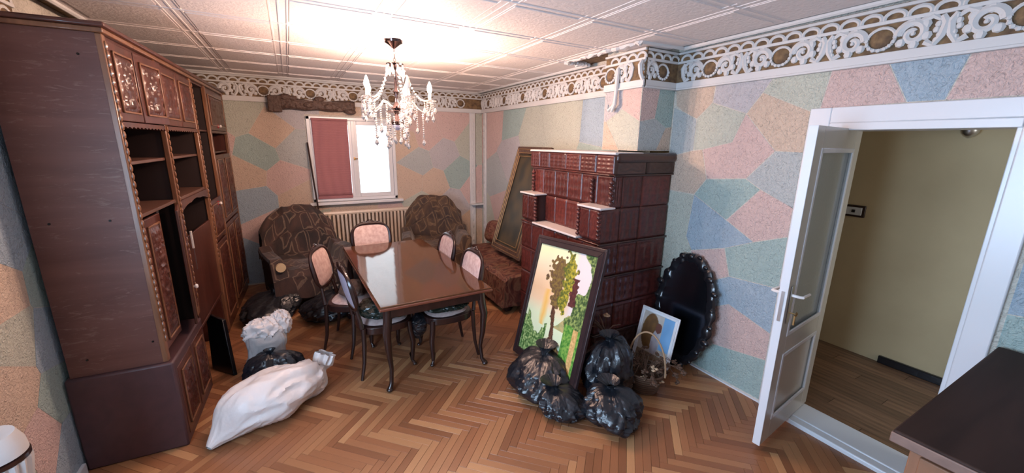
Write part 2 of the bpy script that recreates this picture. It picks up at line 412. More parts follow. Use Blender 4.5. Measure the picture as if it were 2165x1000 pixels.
# hallway shell
struct('wall_hall', MB().box((4.65, -1.5, 0), (4.8, 5.2, 2.7)), M['hall_wall'])
struct('wall_hall_end', MB().box((XR+TH, 5.2, 0), (4.8, 5.35, 2.7)), M['hall_wall'])
b = MB(); b.box((XR+TH, -1.65, 0), (3.5, -1.5, 2.7)); b.box((4.4, -1.65, 0), (4.8, -1.5, 2.7)); b.box((3.5, -1.65, 0), (4.4, -1.5, 0.85)); b.box((3.5, -1.65, 2.15), (4.4, -1.5, 2.7))
struct('wall_hall_opening', b, M['hall_wall'])  # unseen hall end; opening added to let light in
struct('ceiling_hall', MB().box((XR+TH, -1.65, 2.7), (4.8, 5.35, 2.8)), M['plaster'])

# coloured plaster patches: each a thin proud panel of its own
def clip(poly, nx, ny, d):
    out = []
    for i in range(len(poly)):
        p, q = poly[i], poly[(i+1) % len(poly)]
        a, c = p[0]*nx+p[1]*ny-d, q[0]*nx+q[1]*ny-d
        if a <= 0: out.append(p)
        if (a < 0 < c) or (c < 0 < a):
            t = a/(a-c); out.append((p[0]+(q[0]-p[0])*t, p[1]+(q[1]-p[1])*t))
    return out
def patch(poly, col, fr, parent, gap=0.0045):
    if len(poly) < 3: return
    cx = sum(p[0] for p in poly)/len(poly); cy = sum(p[1] for p in poly)/len(poly)
    r = max(0.05, sum(math.hypot(p[0]-cx, p[1]-cy) for p in poly)/len(poly)); s = 1-gap/r
    poly = [(cx+(p[0]-cx)*s, cy+(p[1]-cy)*s) for p in poly]
    m = fr @ Matrix(((1, 0, 0, 0), (0, 0, 1, 0), (0, 1, 0, 0), (0, 0, 0, 1)))
    mb = MB().prism(poly, 0.0, 0.0018, m)
    # the swap above mirrors, so turn the faces
    mb.f = [f[::-1] for f in mb.f]
    mb.build('wall_patch', PATCH[col], parent, smooth=False)
NEAR = [
('orange',[(2.52,2.42),(2.14,2.42),(2.15,2.29),(2.28,2.17),(2.43,2.24),(2.50,2.29)]),
('lilac',[(2.14,2.42),(1.69,2.44),(1.76,2.33),(1.86,2.19),(2.15,2.29)]),
('grey',[(2.52,2.28),(2.43,2.24),(2.28,2.17),(2.28,1.91),(2.40,1.88),(2.52,1.85)]),
('sage',[(2.15,2.29),(1.86,2.19),(1.94,1.98),(2.19,1.92),(2.28,1.91),(2.28,2.17)]),
('pink',[(1.86,2.19),(1.61,1.92),(1.79,1.71),(2.12,1.68),(2.19,1.92),(1.94,1.98)]),
('orange',[(2.28,1.91),(2.19,1.92),(2.12,1.68),(2.22,1.54),(2.52,1.55),(2.52,1.85)]),
('orange',[(1.76,2.33),(1.43,2.18),(1.43,1.91),(1.61,1.92),(1.86,2.19)]),
('grey',[(1.61,1.92),(1.43,1.92),(1.43,1.53),(1.67,1.64),(1.79,1.71)]),
('teal',[(2.12,1.68),(1.79,1.71),(1.67,1.64),(1.90,1.37),(2.22,1.54)]),
('pink',[(1.67,1.64),(1.43,1.54),(1.43,1.33),(1.66,1.24),(1.90,1.37)]),
('teal',[(1.66,1.24),(1.43,1.33),(1.43,0.94),(1.81,0.92),(1.88,1.14)]),
('blue',[(2.22,1.54),(1.90,1.37),(1.66,1.24),(1.88,1.14),(2.18,1.05),(2.25,1.16)]),
('pink',[(2.18,1.05),(1.88,1.14),(1.81,0.92),(1.93,0.85),(2.17,0.74)]),
('blue',[(1.93,0.85),(1.81,0.92),(1.43,0.94),(1.43,0.58),(1.78,0.69),(1.92,0.61)]),
('sage',[(2.50,1.55),(2.22,1.54),(2.25,1.16),(2.18,1.05),(2.17,0.74),(2.50,0.61)]),
('pink',[(1.78,0.69),(1.43,0.58),(1.43,0.36),(1.86,0.29),(1.96,0.41),(1.92,0.61)]),
('teal',[(1.86,0.29),(1.43,0.36),(1.43,0.02),(2.03,0.02),(2.15,0.04)]),
('lilac',[(2.17,0.74),(1.93,0.85),(1.92,0.61),(1.96,0.41),(1.86,0.29),(2.15,0.04),(2.50,0.03),(2.50,0.61)]),
('sage',[(1.69,2.44),(1.35,2.44),(1.38,2.19),(1.43,2.18),(1.76,2.33)]),
('pink',[(1.35,2.44),(1.09,2.45),(0.96,2.20),(1.38,2.19)]),
('blue',[(1.09,2.45),(0.75,2.45),(0.81,2.20),(0.96,2.20)]),
('pink',[(0.75,2.45),(0.43,2.46),(0.37,2.20),(0.81,2.20)]),
('blue',[(0.40,2.45),(-0.4,2.45),(-0.35,1.75),(0.40,1.9)]),('blue',[(0.40,1.9),(-0.35,1.75),(-0.3,1.22),(0.40,1.16)]),
('teal',[(0.40,1.16),(-0.3,1.22),(-0.2,0.74),(0.40,0.72)]),('blue',[(0.40,0.72),(-0.2,0.74),(-0.3,0.02),(0.40,0.02)]),
('pink',[(-0.4,2.45),(-1.4,2.45),(-1.4,1.3),(-0.3,1.22),(-0.35,1.75)]),('sage',[(-0.3,1.22),(-1.4,1.3),(-1.4,0.02),(-0.3,0.02),(-0.2,0.74)])]
fr = frame((XR, 0, 0), (0, 1, 0), (-1, 0, 0))
for col, poly in NEAR: patch(poly, col, fr, wr)
def vor(rect, n, seed, fr, parent, holes=(), cols=('pink', 'orange', 'sage', 'lilac', 'grey', 'blue', 'teal'), pts=None):
    rnd = random.Random(seed); x0, y0, x1, y1 = rect; S = []
    nx = max(1, round(math.sqrt(n*(x1-x0)/(y1-y0)))); ny = max(1, round(n/nx))
    for i in range(nx):
        for j in range(ny):
            S.append((x0+(i+0.5+rnd.uniform(-.42, .42)+(0.3 if j % 2 else -0.2))*(x1-x0)/nx, y0+(j+0.5+rnd.uniform(-.4, .4))*(y1-y0)/ny, None))
    if pts: S = pts
    last = None
    for i, (px, py, cc) in enumerate(S):
        poly = [(x0, y0), (x1, y0), (x1, y1), (x0, y1)]
        for k, (qx, qy, _) in enumerate(S):
            if k == i: continue
            nx_, ny_ = qx-px, qy-py; poly = clip(poly, nx_, ny_, nx_*(px+qx)/2+ny_*(py+qy)/2)
            if not poly: break
        if len(poly) < 3: continue
        if not cc:
            cc = rnd.choice([c for c in cols if c != last])
        last = cc
        pieces = [poly]
        for (hx0, hy0, hx1, hy1) in holes:
            new = []
            for p in pieces:
                a = clip(p, 1, 0, hx0); new.append(a)
                r = clip(p, -1, 0, -hx0); 
                if not r: continue
                new.append(clip(r, -1, 0, -hx1)); m_ = clip(r, 1, 0, hx1)
                if m_: new.append(clip(m_, 0, 1, hy0)); new.append(clip(m_, 0, -1, -hy1))
            pieces = [p for p in new if len(p) >= 3]
        for p in pieces: patch(p, cc, fr, parent, 0.0025)
# back wall: x measured to the left from its right corner (u = -X)
BK = [(-0.55, 2.3, 'sage'), (-0.15, 2.05, 'orange'), (0.1, 2.35, 'lilac'), (-0.35, 1.75, 'teal'), (0.05, 1.85, 'grey'), (-0.5, 1.5, 'orange'), (-0.1, 1.45, 'pink'),
      (-0.45, 1.15, 'blue'), (0.05, 1.15, 'orange'), (-0.3, 0.8, 'pink'), (0.1, 0.75, 'sage'), (-0.9, 1.9, 'pink'), (-0.9, 1.2, 'sage'), (-0.6, 0.3, 'blue'), (0.3, 0.3, 'grey'),
      (0.7, 2.4, 'orange'), (1.2, 2.4, 'lilac'), (1.65, 2.3, 'pink'), (1.55, 1.95, 'orange'), (1.9, 2.05, 'pink'), (1.75, 1.65, 'grey'), (2.15, 1.75, 'lilac'), (2.3, 2.25, 'pink'),
      (1.6, 1.35, 'orange'), (2.0, 1.3, 'orange'), (2.4, 1.45, 'teal'), (2.65, 1.95, 'sage'), (2.7, 1.2, 'pink'), (1.8, 0.95, 'sage'), (2.3, 0.95, 'lilac'), (0.8, 0.8, 'orange'), (1.3, 0.7, 'pink'),
      (1.0, 0.2, 'sage'), (2.0, 0.4, 'blue'), (2.6, 0.5, 'orange')]
vor((-XF, 0.02, -XL, 2.43), 0, 1, frame((0, YB, 0), (-1, 0, 0), (0, -1, 0)), wb, holes=[(-WX1-0.01, WZ0-0.03, -WX0+0.01, WZ1+0.02)], pts=[(-x, z, c) for x, z, c in BK])
vor((2.99, 0.02, YB-0.01, 2.43), 26, 5, frame((XF, 0, 0), (0, 1, 0), (-1, 0, 0)), wr2)
LPT = [(-3.0, 1.75, 'blue'), (-2.85, 1.45, 'blue'), (-2.72, 1.22, 'orange'), (-3.05, 1.2, 'teal'), (-2.72, 0.97, 'sage'), (-2.95, 0.88, 'blue'), (-2.6, 0.75, 'orange'), (-2.88, 0.55, 'teal'), (-2.70, 0.42, 'pink'), (-2.9, 0.25, 'blue'), (-2.4, 0.35, 'sage'),
       (-2.3, 1.1, 'grey'), (-2.5, 1.8, 'sage'), (-3.2, 2.2, 'grey'), (-2.4, 2.2, 'pink'), (-3.8, 1.2, 'pink'), (-4.8, 1.8, 'sage'), (-4.8, 0.7, 'orange'), (-5.8, 1.2, 'blue'), (-1.9, 1.6, 'blue'), (-1.9, 0.6, 'pink'), (-0.8, 0.4, 'teal'), (-0.8, 2.3, 'orange'), (-0.1, 1.4, 'grey'), (0.6, 0.8, 'pink'), (0.7, 1.9, 'sage')]
LW = frame((XL, 0, 0), (0, -1, 0), (1, 0, 0))
vor((-YB+0.01, 0.02, -YR-0.01, 2.43), 40, 9, LW, wl, pts=LPT, holes=[(-1.57, 0.88, -0.13, 2.22)], cols=('blue', 'grey', 'pink', 'sage', 'orange'))
vor((-XR+0.005, 1.905, -2.635, 2.43), 0, 3, frame((0, 2.53, 0), (-1, 0, 0), (0, -1, 0)), ch,
    pts=[(-2.72, 2.33, 'pink'), (-2.93, 2.3, 'teal'), (-2.78, 2.0, 'grey'), (-2.98, 1.9, 'orange'), (-2.8, 1.5, 'sage'), (-2.8, 0.8, 'teal')])
vor((2.535, 1.905, 2.975, 2.43), 0, 4, frame((2.63, 0, 0), (0, 1, 0), (-1, 0, 0)), ch,
    pts=[(2.62, 2.35, 'pink'), (2.88, 2.35, 'lilac'), (2.75, 2.1, 'sage'), (2.95, 1.95, 'orange'), (2.7, 1.6, 'pink'), (2.7, 0.8, 'grey')])

# ---------------------------------------------------------------- plaster frieze: white openwork over ochre
def spiral_mb():
    mb = MB()
    pts = []; rs = []
    for i in range(30):
        t = i/29; a = PI*0.3+t*PI*2.7; r = 0.014+0.052*t
        pts.append((r*math.cos(a)*0.95, 0.012, r*math.sin(a))); rs.append(0.012+0.012*t)
    mb.tube(pts, rs, 6)
    for k in range(6):
        a = PI*0.9+k*PI*0.33; mb.ball((0.060*math.cos(a), 0.018, 0.058*math.sin(a)), 0.024, 6, 4, (1, 0.6, 1))
    mb.ball((0.0, 0.016, 0.0), 0.012, 6, 4)
    mb.tube([(0.055, 0.012, -0.05), (0.09, 0.012, -0.072), (0.115, 0.012, -0.03), (0.125, 0.012, 0.03), (0.105, 0.012, 0.068)], [0.018, 0.018, 0.018, 0.020, 0.014], 6)
    for q in range(5): mb.ball((0.098+0.01*math.sin(q*2), 0.016, -0.05+q*0.026), 0.019, 6, 4, (0.8, 0.6, 0.9))
    mb.tube([(0.03, 0.012, 0.055), (0.07, 0.012, 0.075), (0.1, 0.012, 0.05)], [0.018, 0.018, 0.010], 6)
    return mb
SCROLL = spiral_mb().mesh('scroll', M['plaster'])
SM = spiral_mb(); SM.v = [(-x, y, z) for x, y, z in SM.v]; SM.f = [f[::-1] for f in SM.f]
SCROLLM = SM.mesh('scroll', M['plaster'])
mb = MB(); mb.ball((0, 0.006, 0), 0.05, 14, 8, (1.15, 0.3, 1.05)); MEDAL = mb.mesh('medallion', M['ochre'])
mb = MB(); mb.tube([(0.064*math.cos(a), 0.014, 0.058*math.sin(a)) for a in [2*PI*i/20 for i in range(20)]], 0.009, 6, closed=True)
for i in range(9):
    a = PI+PI*i/8; mb.ball((0.064*math.cos(a), 0.02, 0.060*math.sin(a)), 0.012, 5, 4)
RING = mb.mesh('medallion_ring', M['plaster'])
mb = MB(); mb.tube([(0.046*math.cos(a), 0.012, -0.012+0.034*math.sin(a)) for a in [PI*i/12 for i in range(-1, 14)]], 0.0115, 6)
mb.ball((0.051, 0.012, -0.02), 0.012, 6, 4, (0.7, 0.7, 1.6)); ARCH = mb.mesh('arch_bead', M['plaster'])
def frieze(fr, length, parent, start=0.0, med0=0.0):
    """fr: matrix, local x along the wall, y into the room, z up"""
    b = MB(); b.box((0, 0, 2.42), (length, 0.012, 2.725), fr); b.build('frieze_backing', M['ochre'], parent, smooth=False)
    b = MB(); b.box((0, 0, 2.42), (length, 0.028, 2.478), fr); b.box((0, 0, 2.415), (length, 0.036, 2.43), fr)
    b.box((0, 0, 2.628), (length, 0.026, 2.648), fr); b.box((0, 0, 2.702), (length, 0.03, 2.72), fr)
    b.build('frieze_band', M['plaster'], parent, bevel=0.003)
    T = Matrix.Translation
    x = 0.052
    while x < length-0.03:
        inst('arch_bead', ARCH, parent, fr @ T((x, 0, 2.668))); x += 0.1035
    x = med0
    while x < length+0.2:
        if 0.05 < x < length-0.05:
            inst('medallion', MEDAL, parent, fr @ T((x, 0.006, 2.553))); inst('medallion_ring', RING, parent, fr @ T((x, 0.004, 2.553)))
        if 0.1 < x+0.14 < length-0.05: inst('scroll', SCROLL, parent, fr @ T((x+0.135, 0, 2.555)))
        if 0.05 < x+0.40 < length-0.05: inst('scroll', SCROLLM, parent, fr @ T((x+0.40, 0, 2.555)))
        x += 0.535
frieze(frame((XR, 0.0, 0), (0, 1, 0), (-1, 0, 0)), 2.53, wr, med0=0.06)
frieze(frame((XF, YB, 0), (-1, 0, 0), (0, -1, 0)), XF-XL, wb, med0=0.38)
frieze(frame((XF, 2.98, 0), (0, 1, 0), (-1, 0, 0)), YB-2.98, wr2, med0=0.25)
frieze(frame((XR, 2.53, 0), (-1, 0, 0), (0, -1, 0)), 0.40, ch, med0=0.2)
frieze(frame((2.63, 2.50, 0), (0, 1, 0), (-1, 0, 0)), 0.48, ch, med0=-0.13)
frieze(frame((XL, 3.4, 0), (0, -1, 0), (1, 0, 0)), 2.4, wl, med0=0.1)
# broken plaster scrap hanging at the chimney corner
b = MB(); b.tube([(2.60, 2.80, 2.60), (2.585, 2.79, 2.5), (2.59, 2.80, 2.38), (2.575, 2.79, 2.30), (2.58, 2.83, 2.24)], [0.018, 0.02, 0.017, 0.02, 0.012], 8)
b.tube([(2.578, 2.79, 2.30), (2.57, 2.86, 2.25), (2.57, 2.87, 2.3)], [0.016, 0.016, 0.008], 7)
tag(b.build('plaster_scrap', M['plaster']), 'broken white plaster scrap dangling off the frieze at the chimney corner', 'plaster')

# ---------------------------------------------------------------- ceiling: foam panels between ribs
cl = struct('ceiling', MB().box((XL-0.1, YR-0.1, CZ+0.02), (XR+0.3, YB+0.2, CZ+0.1)), M['ochre'])
XB = [-1.14+0.5825*i for i in range(8)]; XB[-1] = 2.90
YL = [3.4+0.6*i for i in range(-7, 6)]; YL[-1] = YB-0.06; YL[0] = YR+0.1
SH = {}
for i in range(7):
    for j in range(len(YL)-1):
        x0, x1, y0, y1 = XB[i], XB[i+1], YL[j], YL[j+1]
        if x1 > 2.6 and y0 > 2.3: x1 = 2.56 if y0 < 2.9 else 2.74
        if x1-x0 < 0.05: continue
        key = (round(x1-x0, 3), round(y1-y0, 3))
        if key not in SH:
            w, l = key; mb = MB()
            mb.box((0.006, 0.006, -0.004), (w-0.006, l-0.006, 0.022)); mb.box((0.06, 0.05, -0.009), (w-0.06, l-0.05, 0.0)); SH[key] = mb.mesh('ceiling_panel', M['ceiling'], False)
        inst('ceiling_panel', SH[key], cl, Matrix.Translation((x0, y0, CZ)))
for x in XB[1:-1]:
    b = MB()
    ye = YB-0.06 if x < 2.3 else YB-0.06
    for dx in (-0.055, -0.006, 0.043):
        b.box((x+dx, YR+0.1, CZ-0.007), (x+dx+0.012, ye, CZ))
    b.box((x-0.064, YR+0.1, CZ-0.003), (x+0.058, ye, CZ)); b.build('ceiling_rib', M['ceil_rib'], cl, bevel=0.003)
for y in YL[1:-1]:
    b = MB(); xe = 2.9 if y < 2.3 else (2.56 if y < 2.9 else 2.74)
    b.box((XL+0.12, y-0.010, CZ-0.009), (xe, y+0.002, CZ+0.001)); b.box((XL+0.12, y-0.018, CZ-0.003), (xe, y+0.018, CZ+0.001)); b.build('ceiling_rib', M['ceil_rib'], cl, bevel=0.003)
# white edge strips with an ochre gap to the frieze; ragged where they broke near the chimney
def strip(p, q, name='ceiling_edge', rag=0):
    p, q = Vector(p), Vector(q); n = 40 if rag else 6; rnd = random.Random(3)
    pts = []; rs = []
    for i in range(n+1):
        t = i/n; c = p.lerp(q, t)
        if rag: c += Vector((rnd.uniform(-1, 1), rnd.uniform(-1, 1), rnd.uniform(-.3, .5)))*rag
        pts.append(c); rs.append(0.016*(1+(rnd.uniform(-.5, .6) if rag else 0)))
    MB().tube(pts, rs, 7).build(name, M['plaster'], cl)
strip((2.90, YR+0.1, CZ-0.012), (2.93, 2.40, CZ-0.012)); strip((2.93, 2.40, CZ-0.012), (2.46, 2.42, CZ-0.012))
strip((2.46, 2.42, CZ-0.018), (2.46, 3.4, CZ-0.012), rag=0.018); strip((2.74, 3.4, CZ-0.012), (2.74, YB-0.08, CZ-0.012))
strip((2.74, YB-0.08, CZ-0.012), (XL+0.12, YB-0.08, CZ-0.012)); strip((XL+0.12, YB-0.08, CZ-0.012), (XL+0.12, 3.0, CZ-0.012)); strip((XL+0.30, 3.0, CZ-0.05), (XL+0.45, 1.7, CZ-0.03), rag=0.03)
strip((2.46, 3.4, CZ-0.015), (2.74, 3.4, CZ-0.012), rag=0.02)

# ---------------------------------------------------------------- floor: herringbone oak blocks
fl = struct('floor', MB().box((XL-0.1, YR-0.1, -0.12), (XR+0.02, YB+0.1, -0.012)), M['subfloor'])
L_, W_ = 0.40, 0.05
def block_mb(mb, cx, cy, ang, g=0.0006):
    c, s = math.cos(ang), math.sin(ang); o = len(mb.v)
    hl, hw = L_/2-g, W_/2-g; e = 0.0008
    P = []
    for (z, k) in ((-0.011, 0), (-0.0012, 0), (0, e)):
        for x, y in ((-hl+k, -hw+k), (hl-k, -hw+k), (hl-k, hw-k), (-hl+k, hw-k)):
            P.append((cx+x*c-y*s, cy+x*s+y*c, z)); 
    mb.v += P
    for a in (0, 4):
        for i in range(4): mb.f.append((o+a+i, o+a+(i+1) % 4, o+a+4+(i+1) % 4, o+a+4+i))
    mb.f.append((o+8, o+9, o+10, o+11))
    if mb.uv is None: mb.uv = {}
    off = random.random()*50
    for i in range(12):
        x = (-hl, hl, hl, -hl)[i % 4]; y = (-hw, -hw, hw, hw)[i % 4]
        mb.uv[o+i] = (x+off, y+off)
    return mb
proto = block_mb(MB(), 0, 0, 0).mesh('parquet_block', M['parquet'], False)
blocks = []
c45 = math.cos(-PI/4); s45 = math.sin(-PI/4)
for k in range(-110, 110):
    for m_ in range(-16, 16):
        for (ax, ay, an) in ((k*W_+m_*2*L_+L_/2, k*W_+W_/2, 0), (k*W_+m_*2*L_+W_/2, k*W_+W_+L_/2, PI/2)):
            x = ax*c45-ay*s45+0.9; y = ax*s45+ay*c45+1.34
            if XL-0.12 < x < XR+0.12 and y < YB+0.12 and y > 0.2 and (x < XF+0.12 or y < 3.0): blocks.append((x, y, an-PI/4))
def fp(p):
    """rough screen place of a floor point, to find the blocks the photograph shows largest"""
    q = scn.camera.matrix_world.inverted() @ Vector((p[0], p[1], 0))
    if q.z > -0.1: return None
    return 1082.5-833.7*q.x/q.z*1, 500+833.7*q.y/q.z, -q.z
vis = []
for bl in blocks:
    s = fp(bl); 
    if s is None: continue
    inside = 120 < s[0] < 1990 and s[1] < 1010 and bl[0] > -0.72
    vis.append((s[2] if inside else s[2]+100, bl))
vis.sort(key=lambda a: a[0])
for d, (x, y, a) in vis[:298]:
    inst('parquet_block', proto, fl, Matrix.Translation((x, y, 0)) @ Matrix.Rotation(a, 4, 'Z'))
mb = MB()
for d, (x, y, a) in vis[298:]: block_mb(mb, x, y, a)
far = mb.build('parquet_blocks', M['parquet'], fl, smooth=False); far['kind'] = 'stuff'
b = MB(); b.box((XL, YR, -0.012), (XR, 0.22, -0.004))
b.build('parquet_border', M['parquet'], fl, smooth=False)
# hallway floor of dark planks running along the hall
hf = struct('floor_hall', MB().box((XR+0.02, -1.5, -0.12), (4.7, 5.3, -0.012)), M['subfloor'])
pm = MB().box((0, 0, -0.012), (0.118, 1.2, 0.0)).mesh('floor_plank', M['laminate'], False)
for i in range(12):
    y = -1.5-(i*0.47) % 1.2
    while y < 5.2:
        inst('floor_plank', pm, hf, Matrix.Translation((XR+0.235+i*0.12, y, 0))); y += 1.203
# baseboards
struct('baseboard_hall', MB().box((4.62, -1.5, 0), (4.65, 1.25, 0.07)), M['black_frame'], bevel=0.006)
struct('baseboard_left', MB().box((XL, YR, 0), (XL+0.02, 2.93, 0.07)), M['white_paint'], bevel=0.004)
struct('baseboard_right', MB().box((XR-0.016, 1.42, 0), (XR, 2.45, 0.012)), M['white_paint'])

# ---------------------------------------------------------------- doorway, casing, leaf
cs = struct('door_2', MB().box((XR-0.028, DY1, 0), (XR, DY1+0.12, DZ+0.095)).box((XR-0.028, DY0-0.105, 0), (XR, DY0, DZ+0.095)).box((XR-0.028, DY0, DZ), (XR, DY1, DZ+0.095)), M['white_paint'], bevel=0.006)
MB().box((XR-0.028, DY0+0.001, DZ-0.045), (XR+TH, DY1-0.001, DZ)).box((XR-0.01, DY0, 0), (XR+TH, DY0+0.02, DZ)).box((XR-0.01, DY1-0.02, 0), (XR+TH, DY1, DZ)).build('jamb', M['white_paint'], cs, bevel=0.004)
MB().box((XR-0.05, DY0-0.06, -0.01), (XR+0.02, DY1+0.05, 0.03)).box((XR+0.02, DY0, -0.01), (XR+TH, DY1, 0.034)).build('threshold', M['white_paint'], cs, bevel=0.008)
MB().box((XR+TH, DY0, -0.01), (XR+TH+0.03, DY1, 0.012)).build('threshold_strip', M['cab_trim'], cs, bevel=0.003)
H0 = Vector((3.285, 1.268, 0)); H1 = Vector((2.50, 1.172, 0)); du = (H1-H0).normalized(); wd = (H1-H0).length
dn = Vector((0, 0, 1)).cross(du)      # toward the camera side or away
if dn.y > 0: dn = -dn
ld = bpy.data.objects.new('door_1', None); C.objects.link(ld); ld['kind'] = 'structure'
ld.location = H0+Vector((0, 0, 0.012+0.03)); 
rotm = Matrix((du, -dn, Vector((0, 0, 1)))).transposed()
ld.rotation_euler = rotm.to_euler()
# local: x along leaf from hinge, y away from the camera side, z up ; y from 0 to .042 (dn side = -y)
def leafbox(mb, x0, x1, z0, z1, y0=0.0, y1=0.042): return mb.box((x0, y0, z0), (x1, y1, z1))
LH = 2.025; m1 = MB(); st = 0.115
leafbox(m1, 0, st, 0, LH); leafbox(m1, wd-st, wd, 0, LH); leafbox(m1, st, wd-st, LH-0.13, LH); leafbox(m1, st, wd-st, 0.62, 0.76); leafbox(m1, st, wd-st, 0, 0.16)
m1.build('leaf_frame', M['door_shade'], ld, bevel=0.004)
MB().box((wd-0.0005, -0.002, 0), (wd+0.006, 0.044, LH)).build('lit_edge', M['white_paint'], ld, bevel=0.002)  # free edge left unshaded white, its lit look put in by colour
leafbox(MB(), st, wd-st, 0.16, 0.62, 0.014, 0.028).build('panel', M['door_shade'], ld, bevel=0.002)
m2 = MB()
for y0, y1 in ((-0.004, 0.006), (0.036, 0.046)):
    for (a, c_, z0, z1) in ((st-0.01, st+0.018, 0.15, 0.63), (wd-st-0.018, wd-st+0.01, 0.15, 0.63), (st, wd-st, 0.15, 0.178), (st, wd-st, 0.602, 0.63), (st-0.01, st+0.018, 0.75, LH-0.12), (wd-st-0.018, wd-st+0.01, 0.75, LH-0.12), (st, wd-st, 0.75, 0.778), (st, wd-st, LH-0.148, LH-0.12)):
        m2.box((a, y0, z0), (c_, y1, z1))
m2.build('moulding', M['white_paint'], ld, bevel=0.004)
leafbox(MB(), st, wd-st, 0.76, LH-0.13, 0.018, 0.024).build('pane', M['frost'], ld)
for sgn, y0 in ((-1, -0.004), (1, 0.046)):
    hp = MB().box((wd-0.075, min(y0, y0+sgn*0.004), 0.86), (wd-0.035, max(y0, y0+sgn*0.004), 1.10)).build('handle_plate', M['metal'], ld, bevel=0.003)
    MB().tube([(wd-0.055, y0, 1.04), (wd-0.055, y0+sgn*0.045, 1.04), (wd-0.062, y0+sgn*0.055, 1.04), (wd-0.17, y0+sgn*0.055, 1.035)], [0.010, 0.009, 0.010, 0.010], 8).build('handle', M['white_knob'], ld)
MB().tube([(wd-0.055, 0.046, 0.93), (wd-0.055, 0.085, 0.93)], 0.004, 6).tube([(wd-0.055+0.012*math.cos(a), 0.088, 0.93+0.012*math.sin(a)) for a in [PI/5*i for i in range(10)]], 0.003, 5, closed=True).box((wd-0.062, 0.078, 0.86), (wd-0.048, 0.086, 0.92)).build('key', M['brass'], ld)
MB().box((wd+0.006, 0.012, 0.88), (wd+0.009, 0.030, 1.07)).build('lock_plate', M['metal'], ld)
# hall things
t = thing('wall_switch', 'small square switch with dark frame on the cream hallway wall', 'switch', (4.645, 1.667, 1.37))
MB().box((-0.018, -0.085, -0.055), (0, 0.085, 0.055)).build('backplate', M['dark_wood'], t, bevel=0.004)
MB().box((-0.026, -0.062, -0.036), (-0.016, 0.062, 0.036)).build('face_plate', M['plaster'], t, bevel=0.003)
MB().box((-0.031, -0.014, -0.014), (-0.024, 0.014, 0.014)).build('button', M['screen'], t, bevel=0.003)
t = thing('hall_lamp', 'small grey metal wall lamp high on the hallway wall above the doorway view', 'lamp', (4.65, 1.045, 2.10))
MB().lathe([(0.035, 0), (0.038, 0.01), (0.02, 0.02), (0.018, 0.05)], 14, Matrix.Rotation(-PI/2, 4, 'Y')).build('base', M['metal'], t)
MB().lathe([(0.008, -0.06), (0.03, -0.045), (0.05, -0.02), (0.055, 0.01), (0.03, 0.03), (0.012, 0.035)], 16, Matrix.Translation((-0.07, 0, -0.005))).build('lamp_head', M['metal'], t)

# ---------------------------------------------------------------- window and back wall things
wn = struct('window_1', MB().box((WX0, YB-0.03, WZ1-0.045), (WX1, YB+0.12, WZ1)).box((WX0, YB-0.03, WZ0), (WX1, YB+0.12, WZ0+0.045)).box((WX0, YB-0.03, WZ0), (WX0+0.045, YB+0.12, WZ1)).box((WX1-0.045, YB-0.03, WZ0), (WX1, YB+0.12, WZ1)), M['white_paint'], bevel=0.006)
def sash(x0, x1, name='sash'):
    s = 0.055
    o = MB().box((x0, YB-0.015, WZ0+0.045), (x0+s, YB+0.04, WZ1-0.045)).box((x1-s, YB-0.015, WZ0+0.045), (x1, YB+0.04, WZ1-0.045)).box((x0+s, YB-0.015, WZ1-0.10), (x1-s, YB+0.04, WZ1-0.045)).box((x0+s, YB-0.015, WZ0+0.045), (x1-s, YB+0.04, WZ0+0.10)).build(name, M['white_paint'], wn, bevel=0.005)
    MB().box((x0+s, YB+0.008, WZ0+0.10), (x1-s, YB+0.012, WZ1-0.10)).build('pane', M['pane'], o)
    return o
sash(0.277, 0.81); sash(0.812, 1.353)
MB().box((0.79, YB-0.028, WZ0+0.045), (0.835, YB-0.012, WZ1-0.045)).build('mullion', M['white_paint'], wn, bevel=0.004)
MB().box((0.80, YB-0.045, 1.68), (0.822, YB-0.026, 1.72)).tube([(0.811, YB-0.045, 1.70), (0.811, YB-0.06, 1.70), (0.85, YB-0.062, 1.70)], 0.008, 7).build('window_handle', M['brass'], wn)
MB().box((0.18, YB-0.10, WZ0-0.045), (1.47, YB, WZ0-0.005)).build('window_sill', M['white_paint'], wn, bevel=0.008)
# bright house wall and ground outside the window
t = thing('window_blind', 'plum woven roller blind pulled down over the left window sash', 'blind', (0.52, YB-0.03, 2.2))
def bl(u, v):
    x = -0.225+0.45*u; z = 0.03-1.05*v; return (x, -0.012-0.004*math.sin(u*24+3*math.sin(v*3)), z)
MB().grid(bl, 40, 20).build('blind_cloth', M['blind'], t, solid=0.003)
MB().tube([(-0.23, -0.012, 0.03), (0.23, -0.012, 0.03)], 0.014, 8).build('roller', M['blind'], t)
MB().box((-0.228, -0.02, -1.06), (0.228, -0.006, -1.02)).build('bottom_bar', M['blind'], t, bevel=0.003)
t = thing('radiator', 'cream ribbed radiator on the back wall under the window', 'radiator', (0.33, YB-0.13, 0.12))
rc = MB(); rc.box((0.008, -0.05, 0.03), (0.036, 0.05, 0.80)); rc.tube([(0, 0, 0.82), (0.052, 0, 0.82)], 0.03, 8); rc.tube([(0, 0, 0.03), (0.052, 0, 0.03)], 0.03, 8)
rcm = rc.mesh('radiator_section', M['rad'])
for i in range(27): inst('radiator_section', rcm, t, Matrix.Translation((i*0.053, 0, 0)))
MB().tube([(-0.02, 0, 0.03), (-0.06, 0, 0.03), (-0.06, 0.1, 0.03)], 0.012, 8).build('pipe', M['rad'], t)
MB().box((0.2, -0.03, -0.12), (0.24, 0.03, 0.02)).box((1.2, -0.03, -0.12), (1.24, 0.03, 0.02)).build('foot', M['rad'], t)
